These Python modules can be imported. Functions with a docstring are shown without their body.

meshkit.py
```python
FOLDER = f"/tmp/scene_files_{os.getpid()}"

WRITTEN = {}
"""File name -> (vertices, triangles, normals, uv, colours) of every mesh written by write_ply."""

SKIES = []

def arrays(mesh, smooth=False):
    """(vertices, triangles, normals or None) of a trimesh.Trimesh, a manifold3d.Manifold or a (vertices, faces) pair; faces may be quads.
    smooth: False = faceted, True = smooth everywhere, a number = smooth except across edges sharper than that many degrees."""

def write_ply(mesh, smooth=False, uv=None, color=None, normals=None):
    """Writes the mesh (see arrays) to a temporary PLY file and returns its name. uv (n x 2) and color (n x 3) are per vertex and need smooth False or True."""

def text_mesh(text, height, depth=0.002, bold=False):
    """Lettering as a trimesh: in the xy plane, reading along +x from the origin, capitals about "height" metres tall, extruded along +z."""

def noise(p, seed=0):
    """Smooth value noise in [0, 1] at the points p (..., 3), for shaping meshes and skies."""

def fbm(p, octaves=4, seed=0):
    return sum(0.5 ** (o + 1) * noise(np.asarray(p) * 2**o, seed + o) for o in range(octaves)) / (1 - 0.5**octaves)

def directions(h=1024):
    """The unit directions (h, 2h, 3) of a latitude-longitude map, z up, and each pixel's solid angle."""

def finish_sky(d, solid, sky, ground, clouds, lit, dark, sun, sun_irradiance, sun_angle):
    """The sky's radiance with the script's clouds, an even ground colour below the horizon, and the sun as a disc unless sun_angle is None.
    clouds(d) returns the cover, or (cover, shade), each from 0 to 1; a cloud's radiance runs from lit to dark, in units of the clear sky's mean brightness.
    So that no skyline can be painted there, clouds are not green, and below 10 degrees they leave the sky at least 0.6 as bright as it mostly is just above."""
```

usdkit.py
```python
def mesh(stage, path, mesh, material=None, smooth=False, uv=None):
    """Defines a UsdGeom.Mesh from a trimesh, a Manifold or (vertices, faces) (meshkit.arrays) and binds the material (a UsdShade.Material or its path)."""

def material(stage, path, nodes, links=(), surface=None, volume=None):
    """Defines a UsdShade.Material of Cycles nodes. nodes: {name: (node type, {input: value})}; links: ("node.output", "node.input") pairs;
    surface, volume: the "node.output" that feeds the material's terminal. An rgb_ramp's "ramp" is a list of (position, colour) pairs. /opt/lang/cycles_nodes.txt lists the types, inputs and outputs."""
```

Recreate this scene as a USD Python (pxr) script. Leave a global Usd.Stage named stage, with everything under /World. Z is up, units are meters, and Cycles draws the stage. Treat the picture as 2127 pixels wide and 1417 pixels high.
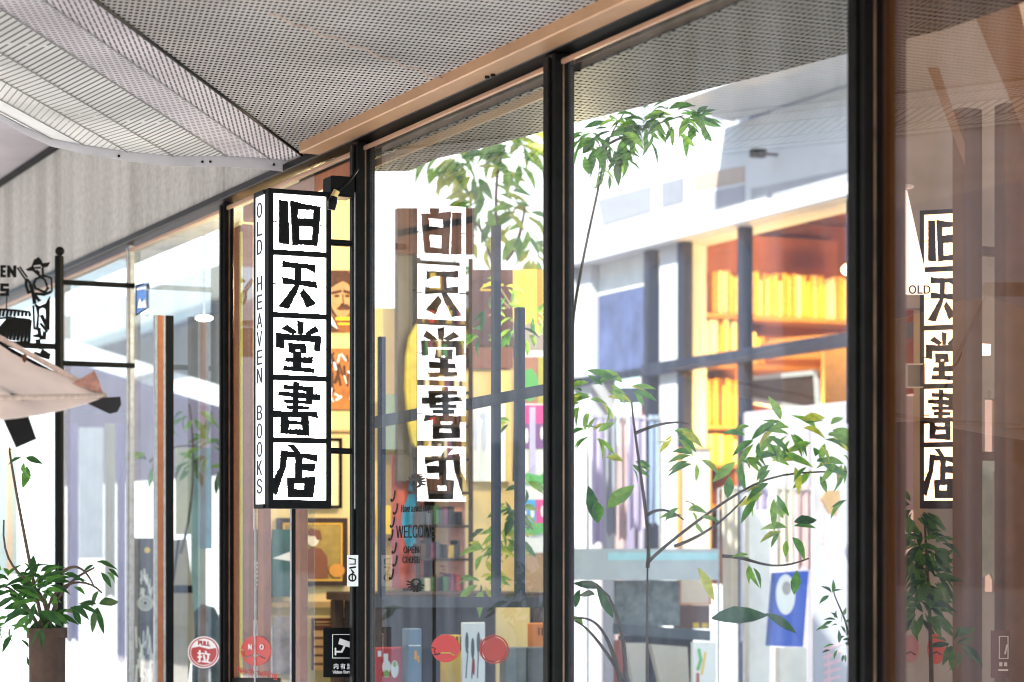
import math, random
import numpy as np, trimesh
from shapely.geometry import Polygon, LineString, Point, box as sbox
from shapely import affinity, union_all
from pxr import Usd, UsdGeom, UsdLux, UsdShade, Gf, Sdf
import usdkit, meshkit

stage = Usd.Stage.CreateInMemory()
UsdGeom.SetStageUpAxis(stage, 'Z'); UsdGeom.SetStageMetersPerUnit(stage, 1.0)
stage.DefinePrim('/World', 'Xform'); stage.DefinePrim('/World/Looks', 'Scope')
random.seed(5); RNG = np.random.default_rng(5)

# ------------------------------------------------------------------ camera, sky, sun, exposure
EXPOSURE = 2.2
HEAD = math.radians(25.3)                       # camera heading, clockwise from +Y (the shop front runs along Y, outside is -X)
CAM = np.array([-2.27, 0.0, 1.55])
FPX, CX, CY = 4720.0, 1063.5, 1150.0            # focal length, principal point in the photograph's pixels
FWD = np.array([math.sin(HEAD), math.cos(HEAD), 0]); RIGHT = np.array([math.cos(HEAD), -math.sin(HEAD), 0]); UP = np.array([0, 0, 1.0])
cam = UsdGeom.Camera.Define(stage, '/World/camera')
cam.AddTranslateOp().Set(Gf.Vec3d(*CAM))
cam.AddRotateXYZOp().Set(Gf.Vec3f(90, 0, -math.degrees(HEAD)))
cam.CreateFocalLengthAttr(FPX / 2127 * 36); cam.CreateHorizontalApertureAttr(36.0); cam.CreateVerticalApertureAttr(36.0 * 682 / 1024)
cam.CreateVerticalApertureOffsetAttr((CY - 708.5) / 2127 * 36)
cam.CreateClippingRangeAttr(Gf.Vec2f(0.05, 500))
cam.CreateFStopAttr(4.0); cam.CreateFocusDistanceAttr(6.0)
cam.CreateExposureAttr(EXPOSURE)

SUN = np.array([-0.62, -0.30, 0.80]); SUN /= np.linalg.norm(SUN)
ELEV, ROT = math.asin(SUN[2]), math.atan2(SUN[0], SUN[1])
sky_m = usdkit.material(stage, '/World/Looks/sky_light', {
    's': ('sky_texture', {'sky_type': 'single_scattering', 'sun_disc': False, 'sun_elevation': ELEV, 'sun_rotation': ROT}),
    'b': ('background_shader', {'strength': 0.10})}, [('s.color', 'b.color')], surface='b.background')
dome = UsdLux.DomeLight.Define(stage, '/World/sky')
UsdShade.MaterialBindingAPI.Apply(dome.GetPrim()).Bind(sky_m)
dome.GetPrim().SetCustomDataByKey('kind', 'structure')
sun = UsdLux.DistantLight.Define(stage, '/World/sun')
sun.CreateNormalizeAttr(True); sun.CreateIntensityAttr(1.0); sun.CreateAngleAttr(0.5); sun.CreateColorAttr(Gf.Vec3f(1, .95, .87))
q = Gf.Rotation(Gf.Vec3d(0, 0, 1), Gf.Vec3d(*SUN)).GetQuat()
sun.AddOrientOp().Set(Gf.Quatf(q))

# ------------------------------------------------------------------ helpers: rays, shapes, prims
def ray(px, py): return FWD + RIGHT * ((px - CX) / FPX) + UP * ((CY - py) / FPX)
def on(axis, value, px, py):                    # where the view ray meets a plane of the building
    r = ray(px, py); return CAM + r * ((value - CAM[axis]) / r[axis])
def at(px, py, d): return CAM + ray(px, py) * d
def yat(px, X=0.0): return on(0, X, px, 1150)[1]

NAMES = {}
def path_for(parent, name):
    k = (parent, name); n = NAMES.get(k, 0); NAMES[k] = n + 1
    return f'{parent}/{name}' if n == 0 else f'{parent}/{name}_{n:03d}'

class Thing:
    """An Xform at the thing's base; its parts are given in world coordinates."""
    def __init__(s, name, label, cat, group=None, kind=None):
        s.path = path_for('/World', name); s.items = []
        s.x = UsdGeom.Xform.Define(stage, s.path); s.prim = s.x.GetPrim()
        for k, v in (('label', label), ('category', cat), ('group', group), ('kind', kind)):
            if v: s.prim.SetCustomDataByKey(k, v)
    def part(s, name, mesh, mat, label=None, under=None, smooth=False, kind=None):
        p = path_for(under or s.path, name)
        s.items.append((p, mesh, mat, label, smooth, kind)); return p
    def end(s):
        lo = np.min([meshkit.arrays(i[1])[0].min(0) for i in s.items], 0); hi = np.max([meshkit.arrays(i[1])[0].max(0) for i in s.items], 0)
        base = np.array([(lo[0] + hi[0]) / 2, (lo[1] + hi[1]) / 2, lo[2]])
        s.x.AddTranslateOp().Set(Gf.Vec3d(*map(float, base)))
        for p, mesh, mat, label, smooth, kind in s.items:
            m = mesh.copy(); m.apply_translation(-base)
            pr = usdkit.mesh(stage, p, m, mat, smooth=smooth).GetPrim()
            if label: pr.SetCustomDataByKey('label', label)
            if kind: pr.SetCustomDataByKey('kind', kind)
        return s
def solo(name, mesh, mat, label=None, cat=None, group=None, kind=None, smooth=False):
    m = mesh.copy(); lo, hi = m.bounds; base = np.array([(lo[0] + hi[0]) / 2, (lo[1] + hi[1]) / 2, lo[2]])
    m.apply_translation(-base)
    g = usdkit.mesh(stage, path_for('/World', name), m, mat, smooth=smooth)
    UsdGeom.Xformable(g).AddTranslateOp().Set(Gf.Vec3d(*map(float, base)))
    for k, v in (('label', label), ('category', cat), ('group', group), ('kind', kind)):
        if v: g.GetPrim().SetCustomDataByKey(k, v)
    return g

cat = trimesh.util.concatenate
def bx(x0, x1, y0, y1, z0, z1, c=0.0):
    x0, x1 = sorted((x0, x1)); y0, y1 = sorted((y0, y1)); z0, z1 = sorted((z0, z1))
    if not c:
        m = trimesh.creation.box((x1 - x0, y1 - y0, z1 - z0)); m.apply_translation(((x0 + x1) / 2, (y0 + y1) / 2, (z0 + z1) / 2)); return m
    c = min(c, (x1 - x0) / 3, (y1 - y0) / 3, (z1 - z0) / 3); P = []
    for a, b in ((x0, 1), (x1, -1)):
        for d, e in ((y0, 1), (y1, -1)):
            for f, g in ((z0, 1), (z1, -1)):
                P += [(a + b * c, d + e * c, f), (a + b * c, d, f + g * c), (a, d + e * c, f + g * c)]
    return trimesh.convex.convex_hull(np.array(P))
def ext(poly, h):
    gs = getattr(poly, 'geoms', [poly])
    return cat([trimesh.creation.extrude_polygon(g, h, engine='earcut') for g in gs if g.area > 1e-9])
def frameit(m, o, a, b, c):                     # local x,y,z -> o + x a + y b + z c
    R = np.stack([a, b, c], 1); m = m.copy(); m.vertices = m.vertices @ R.T + o
    if np.linalg.det(R) < 0: m.invert()
    return m
EX, EY, EZ = np.eye(3)
def front(poly, Y, t=.003): return frameit(ext(poly, t), np.array([0, Y + t, 0]), EX, EZ, -EY)     # outline in (X, z), its face at Y looking back to -Y
def side(poly, X, t=.003): return frameit(ext(poly, t), np.array([X + t, 0, 0]), EY, EZ, -EX)      # outline in (Y, z), its face at X looking out to -X
def flat(poly, z, t=.003): return frameit(ext(poly, t), np.array([0, 0, z]), EX, EY, EZ)
def PF(pts, Y): return Polygon([on(1, Y, *p)[[0, 2]] for p in pts])
def PS(pts, X): return Polygon([on(0, X, *p)[[1, 2]] for p in pts])
def RF(x0, y0, x1, y1, Y, sl=0.0):
    """a rectangle standing on the plane Y, from its corners in the photograph"""
    a, b = on(1, Y, x0, y0), on(1, Y, x1, y1); return sbox(min(a[0], b[0]), min(a[2], b[2]), max(a[0], b[0]), max(a[2], b[2]))
def RS(x0, y0, x1, y1, X):
    a, b = on(0, X, x0, (y0 + y0) / 2), on(0, X, x1, y1); return sbox(min(a[1], b[1]), min(a[2], b[2]), max(a[1], b[1]), max(a[2], b[2]))
def tube(pts, r, n=8):
    pts = [np.asarray(p, float) for p in pts]; rr = r if np.ndim(r) else [r] * len(pts); V = []; F = []
    for i, p in enumerate(pts):
        d = pts[min(i + 1, len(pts) - 1)] - pts[max(i - 1, 0)]; d /= np.linalg.norm(d) + 1e-12
        u = np.cross(d, EZ if abs(d[2]) < .9 else EX); u /= np.linalg.norm(u); v = np.cross(d, u)
        for k in range(n): a = 2 * math.pi * k / n; V.append(p + rr[i] * (u * math.cos(a) + v * math.sin(a)))
    for i in range(len(pts) - 1):
        for k in range(n):
            a, b = i * n + k, i * n + (k + 1) % n; F += [(a, a + n, b), (b, a + n, b + n)]
    V += [pts[0], pts[-1]]; e = len(V) - 2; L = (len(pts) - 1) * n
    for k in range(n): F += [(e, k, (k + 1) % n), (e + 1, L + (k + 1) % n, L + k)]
    return trimesh.Trimesh(np.array(V), np.array(F), process=False)
def curve(pts, n=12):
    from scipy.interpolate import CubicSpline
    P = np.asarray(pts, float); t = np.linspace(0, 1, len(P))
    if len(P) < 3: return [P[0] + (P[-1] - P[0]) * s for s in np.linspace(0, 1, n)]
    return list(CubicSpline(t, P)(np.linspace(0, 1, n)))
def ball(p, r, s=(1, 1, 1), sub=2):
    m = trimesh.creation.icosphere(subdivisions=sub, radius=r); m.apply_scale(s); m.apply_translation(p); return m
def words(t, h, bold=False, depth=.0015): return meshkit.text_mesh(t, h, depth, bold)
def words_front(t, px, py, h_px, Y, bold=False, squeeze=1.0, centre=True):
    """lettering standing on plane Y: its middle (or left end) baseline at the pixel"""
    p = on(1, Y, px, py); h = h_px * np.dot(p - CAM, FWD) / FPX
    m = words(t, h, bold); m.apply_scale((squeeze, 1, 1))
    dx = -(m.bounds[0][0] + m.bounds[1][0]) / 2 if centre else 0; m.apply_translation((dx, 0, 0))
    return frameit(m, np.array([p[0], Y + .0015, p[2]]), EX, EZ, -EY)
def words_side(t, px, py, h_px, X, bold=False, squeeze=1.0):
    """lettering on the shop front plane X, read from outside (it runs towards the camera)"""
    p = on(0, X, px, py); h = h_px * np.dot(p - CAM, FWD) / FPX
    m = words(t, h, bold); m.apply_scale((squeeze, 1, 1)); m.apply_translation((-(m.bounds[0][0] + m.bounds[1][0]) / 2, 0, 0))
    return frameit(m, np.array([X + .0015, p[1], p[2]]), -EY, EZ, -EX)

# ------------------------------------------------------------------ materials
_M = {}
def M(name, col, rough=.6, metal=0., var=.12, scale=9., bump=.0, spec=.4, emit=0., ecol=None, trans=0.):
    if name in _M: return _M[name]
    col = np.array(col, float)
    nodes = {'g': ('geometry', {}), 'n': ('noise_texture', {'scale': scale, 'detail': 6., 'roughness': .62}),
             'r': ('rgb_ramp', {'ramp': [(.28, tuple(col * (1 - var))), (.5, tuple(col)), (.74, tuple(np.minimum(col * (1 + var), 1)))]}),
             'p': ('principled_bsdf', {'roughness': rough, 'metallic': metal, 'specular_ior_level': spec})}
    links = [('g.position', 'n.vector'), ('n.fac', 'r.fac'), ('r.color', 'p.base_color')]
    if emit: nodes['p'][1].update(emission_strength=emit, emission_color=tuple(ecol if ecol is not None else col))
    if bump:
        nodes['n2'] = ('noise_texture', {'scale': scale * 9, 'detail': 4.}); nodes['b'] = ('bump', {'strength': bump, 'distance': .01})
        links += [('g.position', 'n2.vector'), ('n2.fac', 'b.height'), ('b.normal', 'p.normal')]
    out = 'p.BSDF'
    if trans:
        nodes['t'] = ('translucent_bsdf', {}); nodes['x'] = ('mix_closure', {'fac': trans})
        links += [('r.color', 't.color'), ('p.BSDF', 'x.closure1'), ('t.BSDF', 'x.closure2')]; out = 'x.closure'
    _M[name] = usdkit.material(stage, '/World/Looks/' + name, nodes, links, surface=out); return _M[name]
def glass(name, tint=(.93, .97, .95), ior=1.55, refl=(1, 1, 1), streak_haze=.06):
    """a pane: see-through, mirror by Fresnel on its outer face, with pale upright streaks painted in as haze"""
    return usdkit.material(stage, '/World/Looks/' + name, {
        'f': ('fresnel', {'IOR': ior}), 'ge': ('geometry', {}), 'iv': ('math', {'math_type': 'subtract', 'value1': 1.0}), 'mu': ('math', {'math_type': 'multiply'}), 'm2': ('math', {'math_type': 'multiply', 'value2': 1.15, 'use_clamp': True}), 't': ('transparent_bsdf', {'color': tint}), 'g': ('glossy_bsdf', {'color': refl, 'roughness': 0.0}), 'm': ('mix_closure', {}), 'mp': ('mapping', {'scale': (7, 7, .22)}), 'nz': ('noise_texture', {'scale': 1.5, 'detail': 5., 'roughness': .6}), 'rp': ('rgb_ramp', {'ramp': [(.42, (0, 0, 0)), (.60, (streak_haze * .45,) * 3), (.80, (streak_haze,) * 3)]}), 'df': ('diffuse_bsdf', {'color': (.78, .76, .84)}), 'tl': ('translucent_bsdf', {'color': (.78, .76, .84)}), 'dm': ('mix_closure', {'fac': .5}), 'o': ('mix_closure', {})},
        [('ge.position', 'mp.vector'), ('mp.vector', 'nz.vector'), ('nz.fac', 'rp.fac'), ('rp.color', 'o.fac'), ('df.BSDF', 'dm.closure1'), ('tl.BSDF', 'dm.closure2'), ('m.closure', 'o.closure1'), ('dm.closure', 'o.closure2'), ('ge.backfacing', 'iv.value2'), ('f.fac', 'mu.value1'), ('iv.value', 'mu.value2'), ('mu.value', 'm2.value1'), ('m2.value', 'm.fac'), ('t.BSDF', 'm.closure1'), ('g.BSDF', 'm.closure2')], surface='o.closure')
def mesh_metal(name, col, w, row, mortar, ang, rough=.5, holes=True, dark=(.01, .01, .01), metal=.3, offset=.5, stretch=(1, 1, 1)):
    """punched or expanded sheet: staggered slots; unless holes is set, slots are painted the dark of their recess"""
    nodes = {'g': ('geometry', {}), 'mp': ('mapping', {'rotation': (0, 0, ang), 'scale': stretch}),
             'br': ('brick_texture', {'color1': (0, 0, 0), 'color2': (0, 0, 0), 'mortar': (1, 1, 1), 'scale': 1., 'mortar_size': mortar, 'mortar_smooth': .15, 'brick_width': w, 'row_height': row, 'offset': offset}),
             'n': ('noise_texture', {'scale': 2.3, 'detail': 5.}), 'r': ('rgb_ramp', {'ramp': [(.3, tuple(np.array(col) * .68)), (.7, tuple(np.minimum(np.array(col) * 1.12, 1)))]}),
             'p': ('principled_bsdf', {'roughness': rough, 'metallic': metal}),
             't': ('transparent_bsdf', {'color': (1, 1, 1)}) if holes else ('diffuse_bsdf', {'color': dark}), 'm': ('mix_closure', {})}
    links = [('g.position', 'mp.vector'), ('mp.vector', 'br.vector'), ('g.position', 'n.vector'), ('n.fac', 'r.fac'), ('r.color', 'p.base_color'), ('br.fac', 'm.fac'), ('t.BSDF', 'm.closure1'), ('p.BSDF', 'm.closure2')]
    return usdkit.material(stage, '/World/Looks/' + name, nodes, links, surface='m.closure')

BLACK = M('black_paint', (.004, .004, .0045), .5, var=.3, scale=30, spec=.12)
DARK = M('dark_bronze', (.006, .006, .006), .38, .0, var=.4, scale=22, bump=.05, spec=.10)
CONC = usdkit.material(stage, '/World/Looks/board_marked_concrete', {
    'g': ('geometry', {}), 'mp': ('mapping', {'scale': (5, 5, .35)}), 'n': ('noise_texture', {'scale': 1.6, 'detail': 6.}), 'n2': ('noise_texture', {'scale': 45., 'detail': 5.}),
    'r': ('rgb_ramp', {'ramp': [(.3, (.38, .365, .34)), (.5, (.47, .455, .43)), (.7, (.55, .535, .51))]}), 'r2': ('rgb_ramp', {'ramp': [(.3, (.72, .72, .72)), (.7, (1, 1, 1))]}),
    'x': ('mix', {'mix_type': 'multiply', 'fac': 1.}), 'w': ('wave_texture', {'bands_direction': 'y', 'scale': 4.2, 'distortion': 1.2}), 'b': ('bump', {'strength': .15, 'distance': .008}), 'p': ('principled_bsdf', {'roughness': .85})},
    [('g.position', 'mp.vector'), ('mp.vector', 'n.vector'), ('g.position', 'n2.vector'), ('n.fac', 'r.fac'), ('n2.fac', 'r2.fac'), ('r.color', 'x.color1'), ('r2.color', 'x.color2'), ('x.color', 'p.base_color'),
     ('g.position', 'w.vector'), ('w.fac', 'b.height'), ('b.normal', 'p.normal')], surface='p.BSDF')
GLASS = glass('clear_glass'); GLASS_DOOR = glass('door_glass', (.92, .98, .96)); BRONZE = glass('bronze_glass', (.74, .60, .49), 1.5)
TAN = M('tan_painted_steel', (.45, .26, .145), .42, .15, var=.18, scale=3.5, bump=.04)
STEEL = M('grey_steel', (.42, .42, .43), .45, .5, var=.25, scale=40)
BROWN = M('brown_painted_frame', (.34, .12, .05), .5, var=.2, scale=26)
CREAM = M('cream_wall_paint', (.80, .60, .27), .8, var=.07, scale=3)
WHITE = M('white_render', (.50, .50, .53), .7, var=.14, scale=.6)
PAVE = M('grey_paving', (.46, .445, .42), .8, var=.2, scale=2.2, bump=.1)
SIGNWHITE = M('glowing_opal_acrylic', (.85, .85, .83), .3, var=.02, emit=2.0, ecol=(1, .97, .93))  # emission added so the white panels and their mirror image stay bright
PRINTWHITE = M('white_print', (.80, .80, .78), .6, var=.05)

# ------------------------------------------------------------------ ground
solo('ground', bx(-120, 120, -120, 160, -.4, 0), PAVE, kind='structure')
solo('added_pavement', bx(.05, 4.95, 1.0, 40, .0, .006), M('pale_added_paving', (.38, .37, .37), .8, var=.15, scale=3, bump=.1), kind='structure')  # ground added under the reflected scene built behind the glass

# ------------------------------------------------------------------ the shop front
HZ = 2.655                                                        # underside of the glazing head
MULL_PX = [(128, 15), (275, 9), (475, 16), (757, 24), (1165, 30), (1806, 32)]
MY = [yat(p) for p, _ in MULL_PX]                                  # 1.2 m apart
MY = [MY[4] + 1.2 * (4 - i) for i in range(6)] if False else MY
FRONT_Y = [10.35] + MY + [2.15]
sf = Thing('bookshop_building', 'glazed bookshop front with black mullions under grey board-marked concrete wall', 'building')
for i, y in enumerate(MY):
    w = (.022, .012, .028, .046, .046, .046)[i]; d = (.03, .02, .03, .045, .05, .05)[i]
    sf.part('mullion', cat([bx(-w / 2 - .008, w / 2, y - d / 2, y + d / 2, 0, HZ + .01, .004), bx(-w / 2 - .016, -w / 2 - .009, y - d / 4, y + d / 4, 0, HZ, .002)]), DARK if i > 1 else STEEL, label='slim pale steel mullion at the glass door' if i == 1 else None)
    if i > 1: sf.part('gasket', bx(-w * .18, -w * .18 + .004, y - d / 2 - .0025, y - d / 2 - .0002, 0, HZ, .0008), M('gasket_bronze', (.16, .10, .06), .35, .3, var=.5, scale=14))
def pane(y0, y1, mat, z1=HZ - .004, name='glass_pane', X=.004):
    return sf.part(name, bx(X, X + .002, y0, y1, .05, z1), mat)
gaps = [(MY[0] + .02, 10.3), (MY[1] + .014, MY[0] - .02), (MY[3] + .40, MY[2] - .05), (MY[4] + .03, MY[3] - .03), (MY[5] + .03, MY[4] - .03)]
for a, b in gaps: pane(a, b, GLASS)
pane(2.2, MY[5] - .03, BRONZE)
# glass door in the second bay, its tall pull handle standing off the glass
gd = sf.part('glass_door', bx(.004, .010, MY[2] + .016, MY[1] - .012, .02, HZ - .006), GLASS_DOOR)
hy = yat(341, -.07)
HY = 7.42; hz = on(1, HY, 341, 655)[2]
def hb(x0, x1, y, d): p, q_ = on(1, y, x0, 1150)[0], on(1, y, x1, 1150)[0]; return bx(p, q_, y, y + d, .35, hz, .001)
sf.part('pull_handle', hb(345, 361, HY, .03), BLACK, under=gd)
sf.part('handle_strip', hb(328, 339, HY + .001, .025), BROWN, under=gd)
for q0, q1 in ((322, 328), (339.3, 344.8)): sf.part('handle_trim', hb(q0, q1, HY + .002, .022), STEEL, under=gd)
GLYPH = {
 'la': [([(1,21),(0,27),(8,30),(8,42),(1,42),(1,48),(8,48),(9,62),(15,62),(15,49),(22,48),(23,50),(37,50),(35,61),(41,62),(44,50),(59,50),(58,43),(51,42),(54,41),(54,34),(49,11),(60,10),(61,3),(20,3),(21,10),(31,11),(27,40),(33,41),(34,39),(38,17),(38,12),(36,11),(41,10),(46,29),(47,43),(23,44),(22,42),(15,42),(15,32),(21,33),(22,26),(15,24),(15,3),(11,0),(3,0),(2,6),(8,7),(8,21)],[])],
 'nei': [([(0,1),(1,51),(24,51),(24,62),(30,62),(30,51),(54,50),(54,5),(51,1),(37,0),(35,7),(47,7),(47,15),(42,14),(28,29),(23,22),(12,13),(7,16),(7,0)],[[(30,37),(45,21),(47,21),(47,44),(30,44)],[(7,21),(12,21),(19,28),(23,38),(23,44),(7,44)]])],
 'you': [([(0,25),(0,27),(6,31),(16,46),(15,47),(1,47),(1,53),(19,53),(22,62),(29,60),(28,53),(59,53),(59,47),(25,47),(22,43),(23,41),(52,41),(52,6),(49,1),(37,0),(35,2),(34,7),(45,7),(45,13),(21,13),(20,1),(14,0),(13,28),(11,28),(4,21)],[[(20,20),(44,19),(45,23),(21,24)],[(20,31),(44,30),(45,34),(21,35)]])],
 'jian': [([(0,0),(0,6),(7,7),(8,25),(53,25),(53,7),(55,6),(60,6),(60,0)],[[(45,6),(47,8),(47,19),(40,19),(40,6)],[(27,7),(33,6),(33,19),(27,19)],[(14,7),(20,6),(20,19),(14,19)]]),([(17,59),(24,60),(25,36),(32,45),(37,60),(43,59),(41,51),(59,51),(59,45),(39,45),(31,31),(25,33),(24,27),(18,27)],[]),([(38,40),(41,42),(45,41),(56,32),(56,29),(50,27),(38,37)],[]),([(5,57),(11,58),(11,29),(5,29)],[])]}
def glyph(k): return union_all([Polygon(a, b).buffer(0) for a, b in GLYPH[k]])
def glyph_side(k, px, py, hpx, wpx, X):
    p = on(0, X, px, py); s = hpx / 62 * np.dot(p - CAM, FWD) / FPX
    kx = abs(yat(px - wpx / 2, X) - yat(px + wpx / 2, X)) / 61
    g = affinity.affine_transform(glyph(k), [-kx, 0, 0, s, p[1] + kx * 30, p[2] - s * 31])
    return side(g, X, .0015)
def PXS(shape, X):                                # a shapely outline in photograph pixels -> plane X
    def f(c): return [on(0, X, *p)[[1, 2]] for p in c]
    gs = getattr(shape, 'geoms', [shape]); return union_all([Polygon(f(g.exterior.coords), [f(i.coords) for i in g.interiors]).buffer(0) for g in gs if g.area > 0])
def PXF(shape, Y):
    def f(c): return [on(1, Y, *p)[[0, 2]] for p in c]
    gs = getattr(shape, 'geoms', [shape]); return union_all([Polygon(f(g.exterior.coords), [f(i.coords) for i in g.interiors]).buffer(0) for g in gs if g.area > 0])
RED = M('red_sticker_vinyl', (.42, .015, .015), .4, var=.05); ORANGERED = M('orange_red_vinyl', (.52, .025, .012), .4, var=.05); PINKWHITE = M('pale_vinyl', (.78, .62, .60), .5, var=.05); VW = M('white_vinyl', (.82, .80, .80), .5, var=.04)
def pull_sticker(thing, under, cx, cy, r, X):
    D = Point(cx, cy).buffer(r, 24)
    thing.part('pull_sticker', side(PXS(D, X), X, .001), VW, under=under, label='round red and white sticker reading PULL')
    thing.part('sticker_ring', side(PXS(Point(cx, cy).buffer(r * .93, 24).difference(Point(cx, cy).buffer(r * .86, 24)), X - .001), X - .001, .001), RED, under=under)
    lower = Point(cx, cy).buffer(r * .8, 24).intersection(Polygon([(cx - r, cy - r * .22), (cx - r * .3, cy - r * .36), (cx + r * .3, cy - r * .2), (cx + r, cy - r * .3), (cx + r, cy + r), (cx - r, cy + r)]))
    thing.part('sticker_field', side(PXS(lower, X - .001), X - .001, .001), RED, under=under)
    thing.part('sticker_lettering', words_side('PULL', cx, cy - r * .42, r * .28, X - .003, True, 2.6), RED, under=under)
    thing.part('sticker_lettering', glyph_side('la', cx, cy + r * .28, r * .78, r * .85, X - .003), VW, under=under)
pull_sticker(sf, gd, 423, 1355, 33, .002)
# bay with the timber door: brown jamb, two posts, glass leaf
td = Thing('timber_door', 'brown painted door frame with two posts right behind the hanging sign', 'door')
yj = yat(484)
td.part('jamb', bx(.012, .05, yj - .055, yj + .03, 0, 2.585, .004), BROWN)
td.part('jamb_bead', bx(.004, .012, yj - .062, yj - .048, 0, 2.56, .002), M('yellow_edge', (.65, .50, .08), .5))
for p in (557, 633):
    y = yat(p, .03); td.part('post', bx(.005, .03, y - .030, y + .030, 0, 2.58, .004), BROWN)
    td.part('edge_trim', bx(-.002, .004, y + .031, y + .040, 0, 2.58, .001), STEEL)
td.part('top_rail', bx(.012, .05, MY[3] + .05, yj - .06, 2.59, 2.64, .004), BROWN)
td.end()
X = .0015
fp = list(sf.items)
gl3 = [i[0] for i in sf.items if 'glass_pane' in i[0]][2]
def face(cx, cy, r):
    d = Point(cx, cy).buffer(r, 24)
    mouth = LineString([(cx - r * .62, cy + r * .45), (cx - r * .3, cy + r * .32), (cx + r * .3, cy + r * .32), (cx + r * .62, cy + r * .5)]).buffer(r * .06)
    bit = Polygon([(cx - r * 1.1, cy - r * .1), (cx - r * .72, cy + .0), (cx - r * .8, cy + r * .25), (cx - r * .62, cy + r * .42), (cx - r * 1.1, cy + r * .5)])
    return d.difference(union_all([mouth, bit.boundary.buffer(r * .035)]))
sf.part('no_smoking_sticker', side(PXS(face(531, 1352, 31), X), X, .001), ORANGERED, under=gl3, label='round red frowning face sticker')
for t, dx in (('N', -12), ('O', 12)): sf.part('sticker_lettering', words_side(t, 531 + dx, 1349, 10, X - .003, True, 2.5), VW, under=gl3)
sf.part('sticker_lettering', words_side('No Smoking', 533, 1403, 12, X - .001, False, 2.75), ORANGERED, under=gl3)
sf.part('black_notice', side(PXS(sbox(482, 1408, 582, 1440), X), X, .001), BLACK, under=gl3)
gl4 = [i[0] for i in sf.items if 'glass_pane' in i[0]][3]
# opening hours lettering on the pane beside the hanging sign, and two sticker reflections painted low on it
for t, px, py, h, b, s in (('WELCOME', 862, 1117, 26, False, 1.15), ('Have a nice day', 862, 1063, 15, False, 1.0), ('OPEN', 853, 1149, 14, False, 1.6), ('CLOSE', 853, 1170, 14, False, 1.5)):
    sf.part('window_lettering', words_side(t, px, py, h, X - .001, b, s), BLACK, under=gl4)
scr = []
for cx, cy in ((863, 1003), (863, 1212)):
    for k in range(9):
        a = math.pi * k / 8 + (math.pi if cy < 1100 else 0)
        scr.append(LineString([(cx + 6 * math.cos(a), cy + 6 * math.sin(a)), (cx + 17 * math.cos(a + .25), cy + 17 * math.sin(a + .25))]).buffer(1.5))
    scr.append(Point(cx, cy).buffer(9).boundary.buffer(1.4))
for k in range(7):
    x0 = 816 + 5 * math.sin(k * 1.7); y0 = 1020 + 27 * k; scr.append(LineString([(x0 + 4 * math.cos(t), y0 + 10 * math.sin(t) + 6 * t) for t in np.linspace(0, 3.6, 9)]).buffer(1.4))
for sc_ in union_all(scr).geoms: sf.part('window_scrollwork', side(PXS(sc_, X), X, .001), BLACK, under=gl4)
sf.part('sticker_reflection', side(PXS(face(925, 1347, 29), X), X, .001), RED, under=gl4, label='dark red round reflection of the face sticker painted low on the pane')
sf.part('sticker_reflection', side(PXS(Point(1026, 1349).buffer(30).difference(Point(1026, 1349).buffer(26).boundary.buffer(1)), X), X, .001), M('dim_red_reflection', (.30, .03, .025), .5), under=gl4, label='plain dark red round reflection of the pull sticker painted low on the pane')  # both discs are reflections of the door stickers, painted on the pane
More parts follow.
